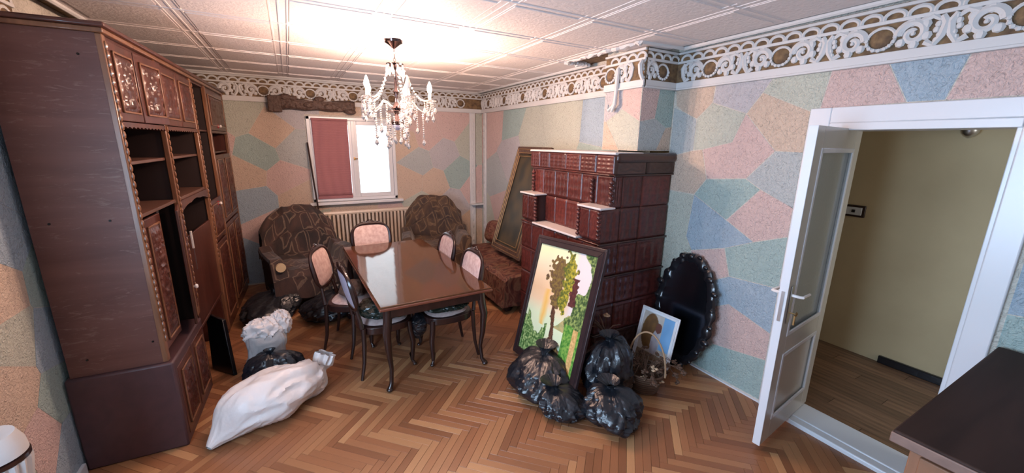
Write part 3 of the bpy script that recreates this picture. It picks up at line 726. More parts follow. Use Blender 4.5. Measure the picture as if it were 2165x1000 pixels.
# carved pelmet above the window
b = MB()
def pel(u, v):
    x = -0.18+1.04*u
    bot = 2.335+0.006*math.sin(x*20)-0.03*max(0, 1-abs(u-0.93)/0.09)+0.0
    if u < 0.14: bot = 2.30
    top = 2.475+0.015*math.sin(x*9+1)+(0.03 if 0.04 < u < 0.22 or 0.5 < u < 0.6 else 0)
    z = bot+(top-bot)*v
    d = 0.10+0.012*nz((x, z, 0), 30)+0.008*nz((x, z, 3), 60)
    return (x, YB-d+(0.06*(abs(v-0.5)*2)**6), z)
b.grid(pel, 120, 16)
t = thing('pelmet', 'dark carved wooden pelmet board fixed above the window', 'pelmet', (0.34, YB-0.05, 2.4))
b.build('carved_front', M['pelmet'], t, world=True, solid=0.02)
MB().box((-0.17, YB-0.10, 2.44), (0.85, YB-0.04, 2.462)).build('top_board', M['pelmet'], t, world=True, bevel=0.004)
MB().box((-0.185, YB-0.115, 2.30), (-0.03, YB-0.04, 2.50)).build('end_block', M['pelmet'], t, world=True, bevel=0.012)
for (x, z, r) in ((0.02, 2.49, 0.05), (0.10, 2.48, 0.04), (0.42, 2.485, 0.045), (0.8, 2.34, 0.05), (0.66, 2.36, 0.035), (0.28, 2.40, 0.05), (0.52, 2.39, 0.05)):
    MB().ball((x, YB-0.095, z), r, 10, 6, (1.4, 0.4, 0.8)).build('carved_leaf', M['pelmet'], t, world=True)
# leaning dark pole left of the window
tag(MB().tube([(0.32, 5.82, 0.01), (0.27, 6.0, 1.0), (0.222, YB-0.05, 1.92)], 0.011, 8).build('curtain_pole', M['dark_wood']), 'thin dark pole leaning against the back wall left of the window', 'pole')
# ornamental plaster strips and pipe covers in the back corner
def ornate(x, y, z0, z1, wid, name, axis):
    st_ = struct(name, MB().box((x-wid/2, y-0.035, z0), (x+wid/2, y, z1)) if axis == 'b' else MB().box((XF-0.035, y-wid/2, z0), (XF, y+wid/2, z1)), M['plaster'], bevel=0.01)
    z = z0+0.1
    while z < z1-0.05:
        c = (x, y-0.038, z) if axis == 'b' else (XF-0.038, y, z)
        MB().ball(c, 0.02, 8, 5, (0.8, 0.5, 2.2) if axis == 'b' else (0.5, 0.8, 2.2)).build('carved_bead', M['plaster'], st_)
        z += 0.115
ornate(2.66, YB, 0.0, 2.42, 0.10, 'trim_1', 'b'); ornate(0, YB-0.16, 0.0, 2.42, 0.08, 'trim_2', 'r')
struct('trim_3', MB().box((2.60, YB-0.14, 0.92), (XF, YB, 0.945)), M['plaster'], bevel=0.004)

# ---------------------------------------------------------------- wall unit along the left wall
t = thing('wall_unit', 'tall dark red-brown carved wall unit with open shelves along the left wall', 'cabinet', (-0.79, 2.95, 0), -0.0406)
D = 0.44; LEN = 3.22
def cb(name, a, c, mat='cab', bevel=0.004, parent=None): return MB().box(a, c).build(name, M[mat], parent or t, bevel=bevel)
cb('side_panel', (-D, 0.0, 0.6), (-0.02, 0.025, 2.47), 'cab_side', 0.002)
cb('side_panel', (-D, LEN-0.025, 0.0), (-0.02, LEN, 2.47), 'cab_side', 0.002)
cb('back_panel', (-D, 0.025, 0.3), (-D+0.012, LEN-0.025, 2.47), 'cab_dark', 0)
o = cb('cornice', (-D-0.005, -0.03, 2.495), (0.03, LEN, 2.52), 'cab', 0.008); cb('cornice_step', (-D, -0.015, 2.47), (0.015, LEN, 2.495), 'cab_trim', 0.005, o)
for k, (x, z) in enumerate(((-0.10, 2.36), (-0.36, 1.5), (-0.12, 1.5), (-0.05, 0.75), (-0.35, 0.7))):
    MB().lathe([(0.006, 0), (0.006, 0.004)], 8, Matrix.Translation((x, 0.0, z)) @ Matrix.Rotation(PI/2, 4, 'X')).build('screw_cap', M['screen'], t)
ST = [0.0, 0.775, 1.70, 2.27, 3.18]
for i, s in enumerate(ST):
    o = cb('stile', (-0.03, s, 0.6 if i < 2 else 0.05), (0.004, s+0.042, 2.47), 'cab_trim', 0.006)
    if i < 3:
        b = MB(); z = 0.75
        while z < 2.42:
            b.ball((0.006, s+0.021, z), 0.016, 6, 4, (0.6, 0.8, 1.5)); z += 0.045
        b.build('carved_bead', M['cab_trim'], o)
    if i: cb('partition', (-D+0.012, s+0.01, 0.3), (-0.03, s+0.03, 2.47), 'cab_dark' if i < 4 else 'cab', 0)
for i in range(4):
    a, c = ST[i]+0.042, ST[i+1]
    if i in (0, 1, 3): cb('shelf', (-D+0.012, a, 1.795), (-0.03, c, 1.815), 'shelf', 0.003)
    if i < 2: cb('shelf', (-D+0.012, a, 1.49), (-0.012, c, 1.512), 'shelf', 0.003)
    cb('shelf', (-D+0.012, a, 2.02), (-0.03, c, 2.036), 'cab', 0.002); cb('shelf', (-D+0.012, a, 2.45), (-0.01, c, 2.468), 'cab', 0)
cb('shelf', (-D+0.012, 2.312, 1.3), (-0.03, 3.18, 1.316), 'cab', 0.002)
def relief_door(y0, y1, z0, z1, name='door', knob=None, ang=0, hinge=0, mat='cab', x=0.0, kn='white_knob', seed=1, carve=True):
    """carved panelled door as an object hinged at y0 (hinge=0) or y1 (hinge=1)"""
    w = y1-y0; h = z1-z0
    o = MB().box((-0.018, 0, 0), (0, w, h)).build(name, M[mat], t, bevel=0.004)
    o.location = (x, y0, z0)
    if ang:
        if hinge == 0: o.rotation_euler = (0, 0, -ang)
        else:
            o.location = (x-math.sin(-ang)*0-w*math.sin(ang)*0, y0, z0)
            m = Matrix.Translation((x, y1, z0)) @ Matrix.Rotation(ang, 4, 'Z') @ Matrix.Translation((0, -w, 0)); o.matrix_local = m
    if not carve: return o
    m_ = 0.045
    b = MB()
    for q in ((m_, m_, w-m_, m_+0.012), (m_, h-m_-0.012, w-m_, h-m_), (m_, m_, m_+0.012, h-m_), (w-m_-0.012, m_, w-m_, h-m_)):
        b.box((0, q[0], q[1]), (0.010, q[2], q[3]))
    b.build('panel_moulding', M['cab_trim'], o, bevel=0.003)
    pw, ph = w-2*m_-0.03, h-2*m_-0.03
    def rf(u, v):
        a, c_ = abs(u-0.5)*2, v
        d = 0.010*max(0, ridge((a*pw*2, v*ph*2, seed), 9))+0.006*ridge((a*pw, v*ph, seed+5), 34)
        edge = min(1, min(u, 1-u, v, 1-v)*14)
        return (0.002+max(0.0, d)*edge, m_+0.015+pw*u, m_+0.015+ph*v)
    b = MB().grid(rf, 26, max(20, int(26*ph/pw)))
    b.build('carving', M['cab'], o)
    if knob:
        kb = MB().lathe([(0.008, 0), (0.008, 0.012), (0.016, 0.018), (0.017, 0.026), (0.010, 0.034)], 12, Matrix.Translation((0.002, knob[0]-y0, knob[1]-z0)) @ Matrix.Rotation(PI/2, 4, 'Y')).build('knob', M[kn], o)
        if not ang: MB().lathe([(0.024, 0), (0.022, 0.006)], 14, Matrix.Translation((0.001, knob[0]-y0, knob[1]-z0)) @ Matrix.Rotation(PI/2, 4, 'Y')).build('knob_ring', M['red_knob'], o)
    return o
# section one
relief_door(0.045, 0.40, 2.04, 2.45, seed=1); relief_door(0.415, 0.77, 2.04, 2.45, seed=1, ang=0.10, hinge=0)
relief_door(0.045, 0.345, 0.66, 1.48, seed=3)
relief_door(0.40, 0.765, 0.66, 1.48, seed=3, ang=0.22, hinge=1, knob=(0.47, 0.92))
cb('stile', (-0.028, 0.345, 0.64), (-0.012, 0.385, 1.49), 'cab_dark', 0.002)  # dark strip standing in for the shade in the gap by the ajar door
# section two
relief_door(0.822, 1.25, 2.04, 2.45, seed=7); relief_door(1.262, 1.695, 2.04, 2.45, seed=7)
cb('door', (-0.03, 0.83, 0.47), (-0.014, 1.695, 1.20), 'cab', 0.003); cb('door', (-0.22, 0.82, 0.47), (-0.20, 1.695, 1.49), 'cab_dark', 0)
# section three and four
relief_door(2.315, 3.175, 2.04, 2.45, seed=9, knob=(2.70, 2.09)); 
cb('niche_back', (-0.30, 1.75, 1.36), (-0.28, 2.27, 2.44), 'cab', 0)
relief_door(1.745, 2.265, 0.95, 1.36, seed=11, knob=(2.09, 1.30)); relief_door(1.745, 2.265, 0.10, 0.93, seed=12)
relief_door(2.315, 2.74, 1.05, 1.78, seed=13, mat='shelf'); relief_door(2.75, 3.175, 1.05, 1.78, seed=13)
relief_door(2.315, 2.74, 0.10, 1.03, seed=14); relief_door(2.75, 3.175, 0.10, 1.03, seed=14)
# scalloped valances
def valance(a, c, z, dep, name='valance', n=9, arch=0):
    b = MB(); k = n*8; top = []; bot = []
    for i in range(k+1):
        u = i/k; y = a+(c-a)*u
        bz = z-dep+0.010*abs(math.sin(u*n*PI)) + arch*math.sin(u*PI)
        top.append((y, z)); bot.append((y, bz))
    vs = [(-0.012, y, q) for y, q in top]+[(-0.012, y, q) for y, q in bot]+[(0.004, y, q) for y, q in top]+[(0.004, y, q) for y, q in bot]
    K = k+1; fs = []
    for i in range(k):
        fs += [(i, K+i, K+i+1, i+1), (2*K+i, 2*K+i+1, 3*K+i+1, 3*K+i), (K+i, 3*K+i, 3*K+i+1, K+i+1), (i, i+1, 2*K+i+1, 2*K+i)]
    b.add(vs, fs); return b.build(name, M['cab'], t, smooth=False)
valance(0.042, 0.775, 2.035, 0.035, n=12); valance(0.817, 1.70, 2.035, 0.035, n=14); valance(2.312, 3.18, 2.035, 0.03, n=12)
valance(0.817, 1.70, 1.492, 0.085, n=3, arch=0.045)
b = MB()
for (y, z0, z1) in ((0.93, 1.10, 1.24),): b.box((0.0, y-0.012, z0), (0.012, y+0.012, z1))
b.build('hinge_plate', M['white_knob'], t, bevel=0.002)
MB().box((0.0, 0.945, 0.92), (0.006, 0.955, 1.09)).build('hinge_plate', M['metal'], t)
# base units
o = cb('base_cabinet', (-D-0.02, -0.025, 0.0), (0.03, 0.70, 0.60), 'cab_base', 0.012)
oo = relief_door(0.02, 0.33, 0.06, 0.54, seed=21, x=0.034); oo2 = relief_door(0.35, 0.66, 0.06, 0.54, seed=21, x=0.034)
cb('base_cabinet', (-D-0.02, 0.72, 0.0), (-0.26, 1.60, 0.46), 'cab_dark', 0.006)
cb('base_cabinet', (-D-0.02, 1.60, 0.0), (-0.012, LEN-0.03, 0.10), 'cab', 0.006)
cb('base_board', (-0.26, 0.72, 0.44), (-0.01, 1.70, 0.465), 'cab', 0.004); cb('base_board', (-0.26, 1.60, 0.0), (-0.01, 1.625, 0.45), 'cab', 0.004)
# black flat panel leaning before the open base
b = MB()
P4 = [Vector((-0.80, 3.60, 0.01)), Vector((-0.62, 3.74, 0.01)), Vector((-0.70, 3.93, 0.46)), Vector((-0.86, 3.82, 0.56))]
P4 = [Vector((-0.775, 3.93, 0.006)), Vector((-0.60, 3.72, 0.006)), Vector((-0.66, 3.98, 0.42)), Vector((-0.80, 4.16, 0.44))]
n_ = (P4[1]-P4[0]).cross(P4[3]-P4[0]).normalized()*0.035
vs = [p for p in P4]+[p-n_ for p in P4]
b.add(vs, [(0, 1, 2, 3), (7, 6, 5, 4), (1, 0, 4, 5), (2, 1, 5, 6), (3, 2, 6, 7), (0, 3, 7, 4)])
t2 = thing('flat_screen', 'black flat panel screen leaning beside the recessed base of the wall unit', 'screen', (-0.7, 3.9, 0))
b.build('panel', M['screen'], t2, bevel=0.006, world=True)
c0 = sum(P4, Vector())/4; c1 = [c0+(p-c0)*0.9-n_*-0.02 for p in P4]
MB().add(c1+[p-n_*0.3 for p in c1], [(0, 1, 2, 3), (7, 6, 5, 4), (1, 0, 4, 5), (2, 1, 5, 6), (3, 2, 6, 7), (0, 3, 7, 4)]).build('display', M['screen'], t2, world=True)

# ---------------------------------------------------------------- tiled stove
t = thing('tiled_stove', 'tall stepped stove of glazed dark red tiles with white ledges before the chimney', 'stove', (2.5, 3.1, 0))
Y0, Y1 = 2.46, 3.74
core = MB(); core.box((2.355, Y0+0.03, 0.02), (2.625, Y1-0.03, 1.86)); core.box((2.62, Y0+0.03, 0.02), (3.02, 2.525, 1.86)); core.box((2.62, 2.99, 0.02), (XF-0.01, Y1-0.03, 1.86))
core.box((2.225, Y0+0.03, 0.02), (2.36, Y1-0.03, 1.12)); core.box((2.225, Y0+0.03, 1.12), (2.36, 2.71, 1.41)); core.box((2.225, 3.50, 1.12), (2.36, Y1-0.03, 1.41))
core.build('stove_core', M['grout'], t, world=True, smooth=False)
def tile_mesh(kind):
    mb = MB(); n = 18
    def fn(u, v):
        e = min(u, 1-u, v, 1-v); r = 0.018
        h = r
        if e < 0.03: h = r*0.2+r*0.8*e/0.03
        elif e > 0.10:
            h = r-0.006
            a, c_ = u-0.5, v-0.5
            if kind == 0: h += 0.005*math.cos(a*2*PI*3.5)*(1 if e > 0.14 else 0)+0.002*math.sin(v*20)
            elif kind == 1:
                q = math.hypot(a, c_); h += 0.006*max(0, math.cos(q*26+3*math.cos(4*math.atan2(c_, a))))
            else: h += 0.007*abs(math.sin(a*12))*abs(math.cos(c_*14))
        return (u, h, v)
    mb.grid(fn, n, n); mb.f = [f[::-1] for f in mb.f]
    return mb.mesh('tile', M['glaze'])
TM = [tile_mesh(k) for k in range(3)]; TMD = [me.copy() for me in TM]
for me in TMD: me.materials.clear(); me.materials.append(M['glaze_dark'])
root_inv = Matrix.Translation((-2.5, -3.1, 0))
def tiles(fr, cols, rows, kind=0, dark=False, jit=0.002):
    for i in range(len(cols)-1):
        for j in range(len(rows)-1):
            w, h = cols[i+1]-cols[i]-0.004, rows[j+1]-rows[j]-0.004
            m = root_inv @ fr @ Matrix.Translation((cols[i]+0.002, random.uniform(-jit, jit), rows[j]+0.002)) @ Matrix.Diagonal((w, 1, h, 1))
            k = kind if not isinstance(kind, (list, tuple)) else kind[j % len(kind)]
            inst('stove_tile', (TMD if dark else TM)[k], t, m)
fx = lambda X: frame((X, 0, 0), (0, 1, 0), (-1, 0, 0))      # faces the room (-X)
fy = lambda Y: frame((0, Y, 0), (-1, 0, 0), (0, -1, 0))     # faces the camera (-Y)
def rng(a, b, n): return [a+(b-a)*i/n for i in range(n+1)]
tiles(fx(2.345), rng(Y0, Y1, 6), [1.42, 1.70], 0); tiles(fx(2.345), rng(2.73, 3.48, 4), [1.14, 1.42], 2)
tiles(fx(2.215), rng(Y0, Y1, 6), [0.02, 0.28, 0.55, 0.82, 1.12], [2, 0, 0, 1]); tiles(fx(2.215), [Y0, 2.595, 2.73], [1.14, 1.42], 1); tiles(fx(2.215), [3.48, 3.61, Y1], [1.14, 1.42], 1)
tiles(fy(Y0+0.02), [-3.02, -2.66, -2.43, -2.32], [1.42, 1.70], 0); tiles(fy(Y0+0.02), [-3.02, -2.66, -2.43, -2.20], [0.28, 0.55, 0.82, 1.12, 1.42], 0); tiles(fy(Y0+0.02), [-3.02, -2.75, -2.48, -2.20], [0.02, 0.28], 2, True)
# frieze blocks round the top, projecting a little
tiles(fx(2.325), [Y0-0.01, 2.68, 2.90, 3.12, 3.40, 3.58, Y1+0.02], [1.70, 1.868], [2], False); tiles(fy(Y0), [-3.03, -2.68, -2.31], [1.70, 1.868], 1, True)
def sb(name, a, c, mat, bevel=0.005): return MB().box(a, c).build(name, M[mat], t, bevel=bevel, world=True)
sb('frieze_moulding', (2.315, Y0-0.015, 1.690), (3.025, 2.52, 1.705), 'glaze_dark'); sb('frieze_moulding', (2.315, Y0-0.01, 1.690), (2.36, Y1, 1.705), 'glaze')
MB().box((2.30, Y0-0.02, 1.868), (2.62, Y1+0.02, 1.888)).build('top_slab', M['marble'], t, bevel=0.006, world=True)
MB().box((2.32, Y0-0.035, 1.80), (3.025, 2.53, 1.885)).build('top_block', M['glaze_dark'], t, bevel=0.03, world=True, bseg=4)
MB().box((2.62, 2.99, 1.868), (XF-0.005, Y1, 1.888)).build('top_slab', M['marble'], t, bevel=0.006, world=True)
for y0, y1 in ((Y0-0.02, 2.75), (3.46, Y1+0.02)): sb('ledge', (2.18, y0, 1.42), (2.345, y1, 1.438), 'marble')
sb('ledge', (2.17, 2.73, 1.125), (2.345, 3.48, 1.145), 'marble')
def beads(x, y, z0, z1, r=0.021):
    b = MB(); z = z0+r
    while z < z1-r*0.5: b.ball((x, y, z), r, 10, 6, (1, 1, 0.85)); z += r*1.75
    b.tube([(x, y, z0), (x, y, z1)], r*0.4, 6); b.build('turned_column', M['glaze'], t, world=True)
beads(2.315, 2.475, 1.44, 1.68, 0.025); beads(2.315, 2.72, 1.44, 1.68); beads(2.315, 3.70, 1.44, 1.68); beads(2.20, 2.745, 1.15, 1.41); beads(2.20, 3.465, 1.15, 1.41); beads(2.20, 2.475, 1.15, 1.41)
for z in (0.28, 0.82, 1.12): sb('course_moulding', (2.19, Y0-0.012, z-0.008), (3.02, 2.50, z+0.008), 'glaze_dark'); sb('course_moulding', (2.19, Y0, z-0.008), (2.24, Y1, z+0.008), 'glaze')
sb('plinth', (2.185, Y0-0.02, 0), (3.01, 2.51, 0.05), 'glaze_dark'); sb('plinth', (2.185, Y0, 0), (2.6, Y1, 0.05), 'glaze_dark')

# ---------------------------------------------------------------- chandelier
CHX, CHY = 0.812, 3.45
t = thing('chandelier', 'crystal chandelier with candle bulbs and bead strands hanging from the ceiling', 'chandelier', (CHX, CHY, 0))
MB().lathe([(0.075, 2.737), (0.07, 2.715), (0.045, 2.70), (0.02, 2.68), (0.008, 2.67)], 20).build('canopy', M['chrome_dark'], t)
for i in range(5):
    MB().tube([(0.008*math.cos(a), 0.012*math.sin(a)*0, 2.665-i*0.026+0.016*math.sin(a)) if i % 2 else (0, 0.008*math.cos(a), 2.665-i*0.026+0.016*math.sin(a)) for a in [2*PI*k/10 for k in range(10)]], 0.0022, 5, closed=True).build('chain_link', M['chrome_dark'], t)
MB().lathe([(0.004, 2.06), (0.03, 2.065), (0.05, 2.09), (0.055, 2.11), (0.035, 2.14), (0.02, 2.17), (0.03, 2.20), (0.055, 2.215), (0.03, 2.235), (0.016, 2.27), (0.012, 2.32), (0.024, 2.345), (0.012, 2.37), (0.010, 2.50), (0.022, 2.52), (0.05, 2.545), (0.052, 2.552), (0.01, 2.56)], 18).build('column', M['chrome_dark'], t)
MB().lathe([(0.03, 2.545), (0.066, 2.552), (0.070, 2.558), (0.02, 2.565)], 18).build('crown_ring', M['chrome_dark'], t)
MB().ball((0, 0, 2.085), 0.045, 14, 10).build('ball_finial', M['lavender'], t)
def prism_drop(l=0.055, r=0.009):
    return MB().lathe([(0.001, 0), (r*0.7, -l*0.25), (r, -l*0.6), (0.001, -l)], 6)
DROP = prism_drop().mesh('crystal_drop', M['crystal'], False); DROPB = prism_drop(0.05, 0.014).mesh('crystal_drop', M['crystal'], False)
def strand(n):
    b = MB(); 
    for i in range(n): b.lathe([(0.001, -i*0.0175), (0.0095, -i*0.0175-0.0075), (0.001, -i*0.0175-0.0155)], 6)
    z = -n*0.0175
    b.lathe([(0.001, z), (0.010, z-0.012), (0.018, z-0.034), (0.001, z-0.056)], 6)
    return b.mesh('bead_strand', M['crystal'], False)
STR = {n: strand(n) for n in (3, 5, 7, 9, 12)}
for i in range(9):
    a = 2*PI*i/9; inst('crystal_drop', prism_drop(0.085, 0.011).mesh('crystal_drop', M['crystal'], False) if i == 0 else DROP, t, Matrix.Translation((0.062*math.cos(a), 0.062*math.sin(a), 2.553)) @ Matrix.Scale(1.5, 4))
ARM = MB().tube([(0.03, 0, 2.215), (0.09, 0, 2.26), (0.13, 0, 2.27), (0.17, 0, 2.22), (0.22, 0, 2.185), (0.265, 0, 2.20), (0.28, 0, 2.25), (0.27, 0, 2.275)], 0.006, 8).mesh('arm', M['crystal'])
CUP = MB().lathe([(0.006, 2.262), (0.02, 2.268), (0.045, 2.285), (0.047, 2.29), (0.014, 2.283), (0.013, 2.34), (0.010, 2.345)], 16, Matrix.Translation((0.27, 0, 0))).mesh('candle_cup', M['crystal'])
BU = MB().lathe([(0.008, 2.345), (0.017, 2.36), (0.021, 2.378), (0.015, 2.405), (0.005, 2.432), (0.001, 2.438)], 14, Matrix.Translation((0.27, 0, 0)))
BON = BU.mesh('bulb', M['bulb']); BOFF = BU.mesh('bulb', M['bulb_off'])
for k, ad in enumerate((-12, 60, 132, 204, 276)):
    a = math.radians(ad); R_ = Matrix.Rotation(a, 4, 'Z')
    arm = inst('arm', ARM, t, R_); inst('candle_cup', CUP, arm); bb = inst('bulb', BON if k in (0, 1, 3) else BOFF, arm)
    for j in range(6):
        q = 2*PI*j/6; inst('bead_strand', STR[(3, 5, 7)[(j+k) % 3]], arm, Matrix.Translation((0.27+0.044*math.cos(q), 0.044*math.sin(q), 2.286)))
    for j, (x, z) in enumerate(((0.10, 2.255), (0.16, 2.225), (0.21, 2.18))): inst('bead_strand', STR[(7, 9, 12)[(j+k) % 3]], arm, Matrix.Translation((x, 0, z)))
for j in range(12):
    a = 2*PI*j/12; inst('bead_strand', STR[12 if j % 2 else 9], t, Matrix.Translation((0.085*math.cos(a), 0.085*math.sin(a), 2.19-0.02*(j % 3))))
MB().tube([(0.088*math.cos(a), 0.088*math.sin(a), 2.19) for a in [2*PI*i/20 for i in range(20)]], 0.004, 6, closed=True).build('lower_ring', M['chrome_dark'], t)
for j in range(5):   # garlands from crown to arms
    a = math.radians(-12+72*j); b = MB()
    for i in range(16):
        u = i/15; r = 0.06+0.2*u; z = 2.545*(1-u)+2.285*u-0.09*math.sin(PI*u)
        b.ball((r*math.cos(a), r*math.sin(a), z), 0.0085, 6, 4)
    b.build('bead_garland', M['crystal'], t, smooth=False)

# ---------------------------------------------------------------- dining table and chairs
t = thing('dining_table', 'long glossy brown dining table with curved legs in the middle of the room', 'table', (0.915, 3.83, 0), 0.02)
TW, TL = 0.93, 1.96
MB().box((-TW/2, -TL/2, 0.722), (TW/2, TL/2, 0.75)).build('tabletop', M['table_top'], t, bevel=0.007, bseg=3)
MB().box((-TW/2-0.006, -TL/2-0.006, 0.712), (TW/2+0.006, TL/2+0.006, 0.736)).build('tabletop_edge', M['table_edge'], t, bevel=0.008, bseg=3)
b = MB()
for a, c in (((-0.40, -0.93, 0.63), (0.40, -0.91, 0.713)), ((-0.40, 0.91, 0.63), (0.40, 0.93, 0.713)), ((-0.42, -0.92, 0.63), (-0.40, 0.92, 0.713)), ((0.40, -0.92, 0.63), (0.42, 0.92, 0.713))): b.box(a, c)
b.build('apron', M['dark_wood'], t, bevel=0.003)
def cab_leg(sx, sy, h=0.66, foot=0.024, r=0.034):
    b = MB()
    P = [(0, 0, h+0.03), (0.006*sx, 0.006*sy, h-0.05), (0.022*sx, 0.022*sy, h-0.16), (0.012*sx, 0.012*sy, h-0.34), (-0.004*sx, -0.004*sy, h*0.28), (0.006*sx, 0.006*sy, 0.06), (0.022*sx, 0.022*sy, 0.03), (0.03*sx, 0.03*sy, 0.012)]
    b.tube(P, [r*1.05, r, r*0.95, r*0.68, r*0.5, r*0.48, r*0.62, foot*0.7], 10)
    b.ball((0.026*sx, 0.026*sy, 0.02), foot, 10, 6, (1.1, 1.1, 0.8)); return b
for sx in (-1, 1):
    for sy in (-1, 1):
        o = cab_leg(sx, sy).build('leg', M['dark_wood'], t); o.location = (sx*0.395, sy*0.90, 0)
def ring_pts(w, h, n=40, p=2.6):
    out = []
    for i in range(n):
        a = 2*PI*i/n; c, s = math.cos(a), math.sin(a)
        out.append((w*math.copysign(abs(c)**(2/p), c), h*math.copysign(abs(s)**(2/p), s)))
    return out
def make_chair(label, loc, rz):
    t = thing('dining_chair', label, 'chair', loc, rz, 'dining chairs around the table')
    # forward is +x
    b = MB()
    def sf(u, v):
        a = 2*PI*u; r = v; c, s = math.cos(a), math.sin(a)
        x = 0.02+0.205*r*math.copysign(abs(c)**0.75, c); y = (0.215 if x > 0 else 0.20)*r*math.copysign(abs(s)**0.75, s)
        return (x, y, 0.445+0.05*(1-r**3.0))
    b.grid(sf, 36, 8); b.build('seat', M['seat'], t)
    pts = ring_pts(0.225, 0.23, 32, 3.2)
    MB().prism([(x+0.02, y) for x, y in pts], 0.385, 0.45).build('seat_frame', M['dark_wood'], t, bevel=0.008)
    for s in (-1, 1):
        o = cab_leg(1, s, 0.40, 0.018, 0.024).build('leg', M['dark_wood'], t); o.location = (0.19, s*0.185, 0)
        MB().tube([(-0.19, s*0.18, 0.45), (-0.195, s*0.185, 0.3), (-0.205, s*0.19, 0.15), (-0.235, s*0.20, 0.0)], [0.02, 0.019, 0.016, 0.013], 8).build('leg', M['dark_wood'], t)
    tilt = 0.20
    R_ = Matrix.Translation((-0.20, 0, 0.45)) @ Matrix.Rotation(-tilt, 4, 'Y')
    W2, H2, zc = 0.225, 0.182, 0.33
    op = ring_pts(W2, H2, 44, 3.0)
    curve = lambda y: 0.25*y*y
    b = MB(); b.tube([(curve(y), y, zc+z) for y, z in op], [0.019+0.004*math.cos(4*2*PI*i/44) for i in range(44)], 8, R_, closed=True)
    b.ball((curve(0), 0, zc+H2+0.018), 0.03, 10, 6, (0.6, 1.9, 0.8), R_); b.ball((0, 0, zc+H2+0.032), 0.02, 8, 6, (0.6, 1.2, 1), R_)
    for s in (-1, 1): b.ball((curve(0.1), s*0.075, zc+H2+0.012), 0.018, 8, 5, (0.6, 1.8, 0.8), R_)
    b.ball((curve(0), 0, zc-H2-0.012), 0.024, 8, 5, (0.6, 1.6, 0.8), R_)
    b.build('backrest_frame', M['dark_wood'], t)
    for sd, nm, mt in ((1, 'backrest', 'brocade'), (-1, 'backrest_rear', 'lavender')):
        def pf(u, v):
            a = 2*PI*u; c, s = math.cos(a), math.sin(a); p = 2/3.0
            y = (W2-0.008)*v*math.copysign(abs(c)**p, c); z = (H2-0.008)*v*math.copysign(abs(s)**p, s)
            return (curve(y)+sd*(0.004+0.016*(1-v**4)), y, zc+z)
        g = MB().grid(pf, 40, 8); g.v = [tuple(R_ @ Vector(p)) for p in g.v]
        if sd > 0: g.f = [f[::-1] for f in g.f]
        g.build(nm, M[mt], t)
    for s in (-1, 1):
        MB().tube([(-0.0, s*0.175, 0.0), (0.004, s*0.165, 0.07), (curve(0.15), s*0.15, zc-H2+0.01), (curve(0.17), s*0.17, zc-H2+0.04)], [0.02, 0.017, 0.015, 0.014], 8, R_).build('back_post', M['dark_wood'], t)
    return t
c0 = make_chair('dining chair standing askew left of the table, pink oval back turned to the room', (0.40, 3.95, 0), math.radians(-22))
def chair_copy(label, loc, rz):
    c = dup(c0); c.location = (*loc, 0); c.rotation_euler = (0, 0, rz); c['label'] = label; return c
chair_copy('dark dining chair at the near left of the table, seen edge-on with rear cloth tinted lavender for daylight', (0.56, 3.38), math.radians(5))
chair_copy('dark dining chair at the far head of the table under the radiator', (0.79, 4.78), math.radians(-90))
chair_copy('dark dining chair pushed in at the near right of the table', (1.14, 3.30), math.radians(180))
chair_copy('dark dining chair pushed in at the far right of the table by the sofa', (1.16, 4.05), math.radians(180))

# ---------------------------------------------------------------- bags
def finish(b, name, label, mat, loc, cat='bag', tie=None, group=None, sub=1):
    t = thing(name, label, cat, loc, 0, group)
    o = b.build('bag_body', M[mat], t)
    for p in o.data.polygons: p.use_smooth = True
    return t
def bag(label, loc, rx, ry, h, mat='black_bag', seed=0, neck=0.10, lean=(0, 0), fold=0.16, name='rubbish_bag', group='tied black rubbish bags', folds=11, flare=0.07, rz=0.0):
    rnd = random.Random(seed); b = MB(); nu, nv = 110, 70
    ph = [rnd.uniform(0, 6.28) for _ in range(6)]
    def fn(u, v):
        a = 2*PI*u; c, s = math.cos(a), math.sin(a)
        bz = v
        if v < 0.82:
            q = v/0.82; th = PI*q
            r = max(0.0, math.sin(th))**0.62; z = (1-math.cos(th))/2
            z = z**1.15
            if q > 0.5: r = r*(1-0.18*(q-0.5)*2)
            nk = max(0, (q-0.86)/0.14); r = r*(1-nk)+0.13*nk if q > 0.86 else r
        else:
            q = (v-0.82)/0.18; r = 0.13+(flare/rx-0.05)*q**1.4; z = 1.0+q*neck/h
        d = Vector((c, s, 0))
        g = max(0, min(1, (v-0.25)/0.5))
        rid = abs(math.sin(a*folds/2+2.4*math.sin(a+ph[0])+1.3*math.sin(3*a+ph[2])+ph[1]+4.5*noise.noise(Vector((c*1.5, s*1.5, v*2.2+seed)))))
        r *= 1-0.7*fold*g*(1-rid)**1.5*(0.5+noise.noise(Vector((c*2, s*2, seed+7)))*1.2)
        P = Vector((r*rx*c, r*ry*s, z*h))
        n1 = noise.noise(Vector((c*1.3, s*1.3, z*1.5+seed))); n2 = ridge((c, s, z*1.2+seed*1.7), 2.6); n3 = ridge((c*1.1, s*1.1, z*2+seed), 6.0)
        k = 1+0.30*n1+0.14*n2+0.06*n3+0.02*ridge((c, s, z*2+seed), 12)
        if v < 0.82: P = Vector((P.x*k, P.y*k, P.z*(1+0.08*n1)))
        P.x += lean[0]*z*z; P.y += lean[1]*z*z
        P.z = max(P.z, 0.004)
        return P
    b.grid(fn, nu, nv)
    b.v = [tuple(Matrix.Rotation(rz, 3, 'Z') @ Vector(p)) for p in b.v]
    return finish(b, name, label, mat, loc, group=group)
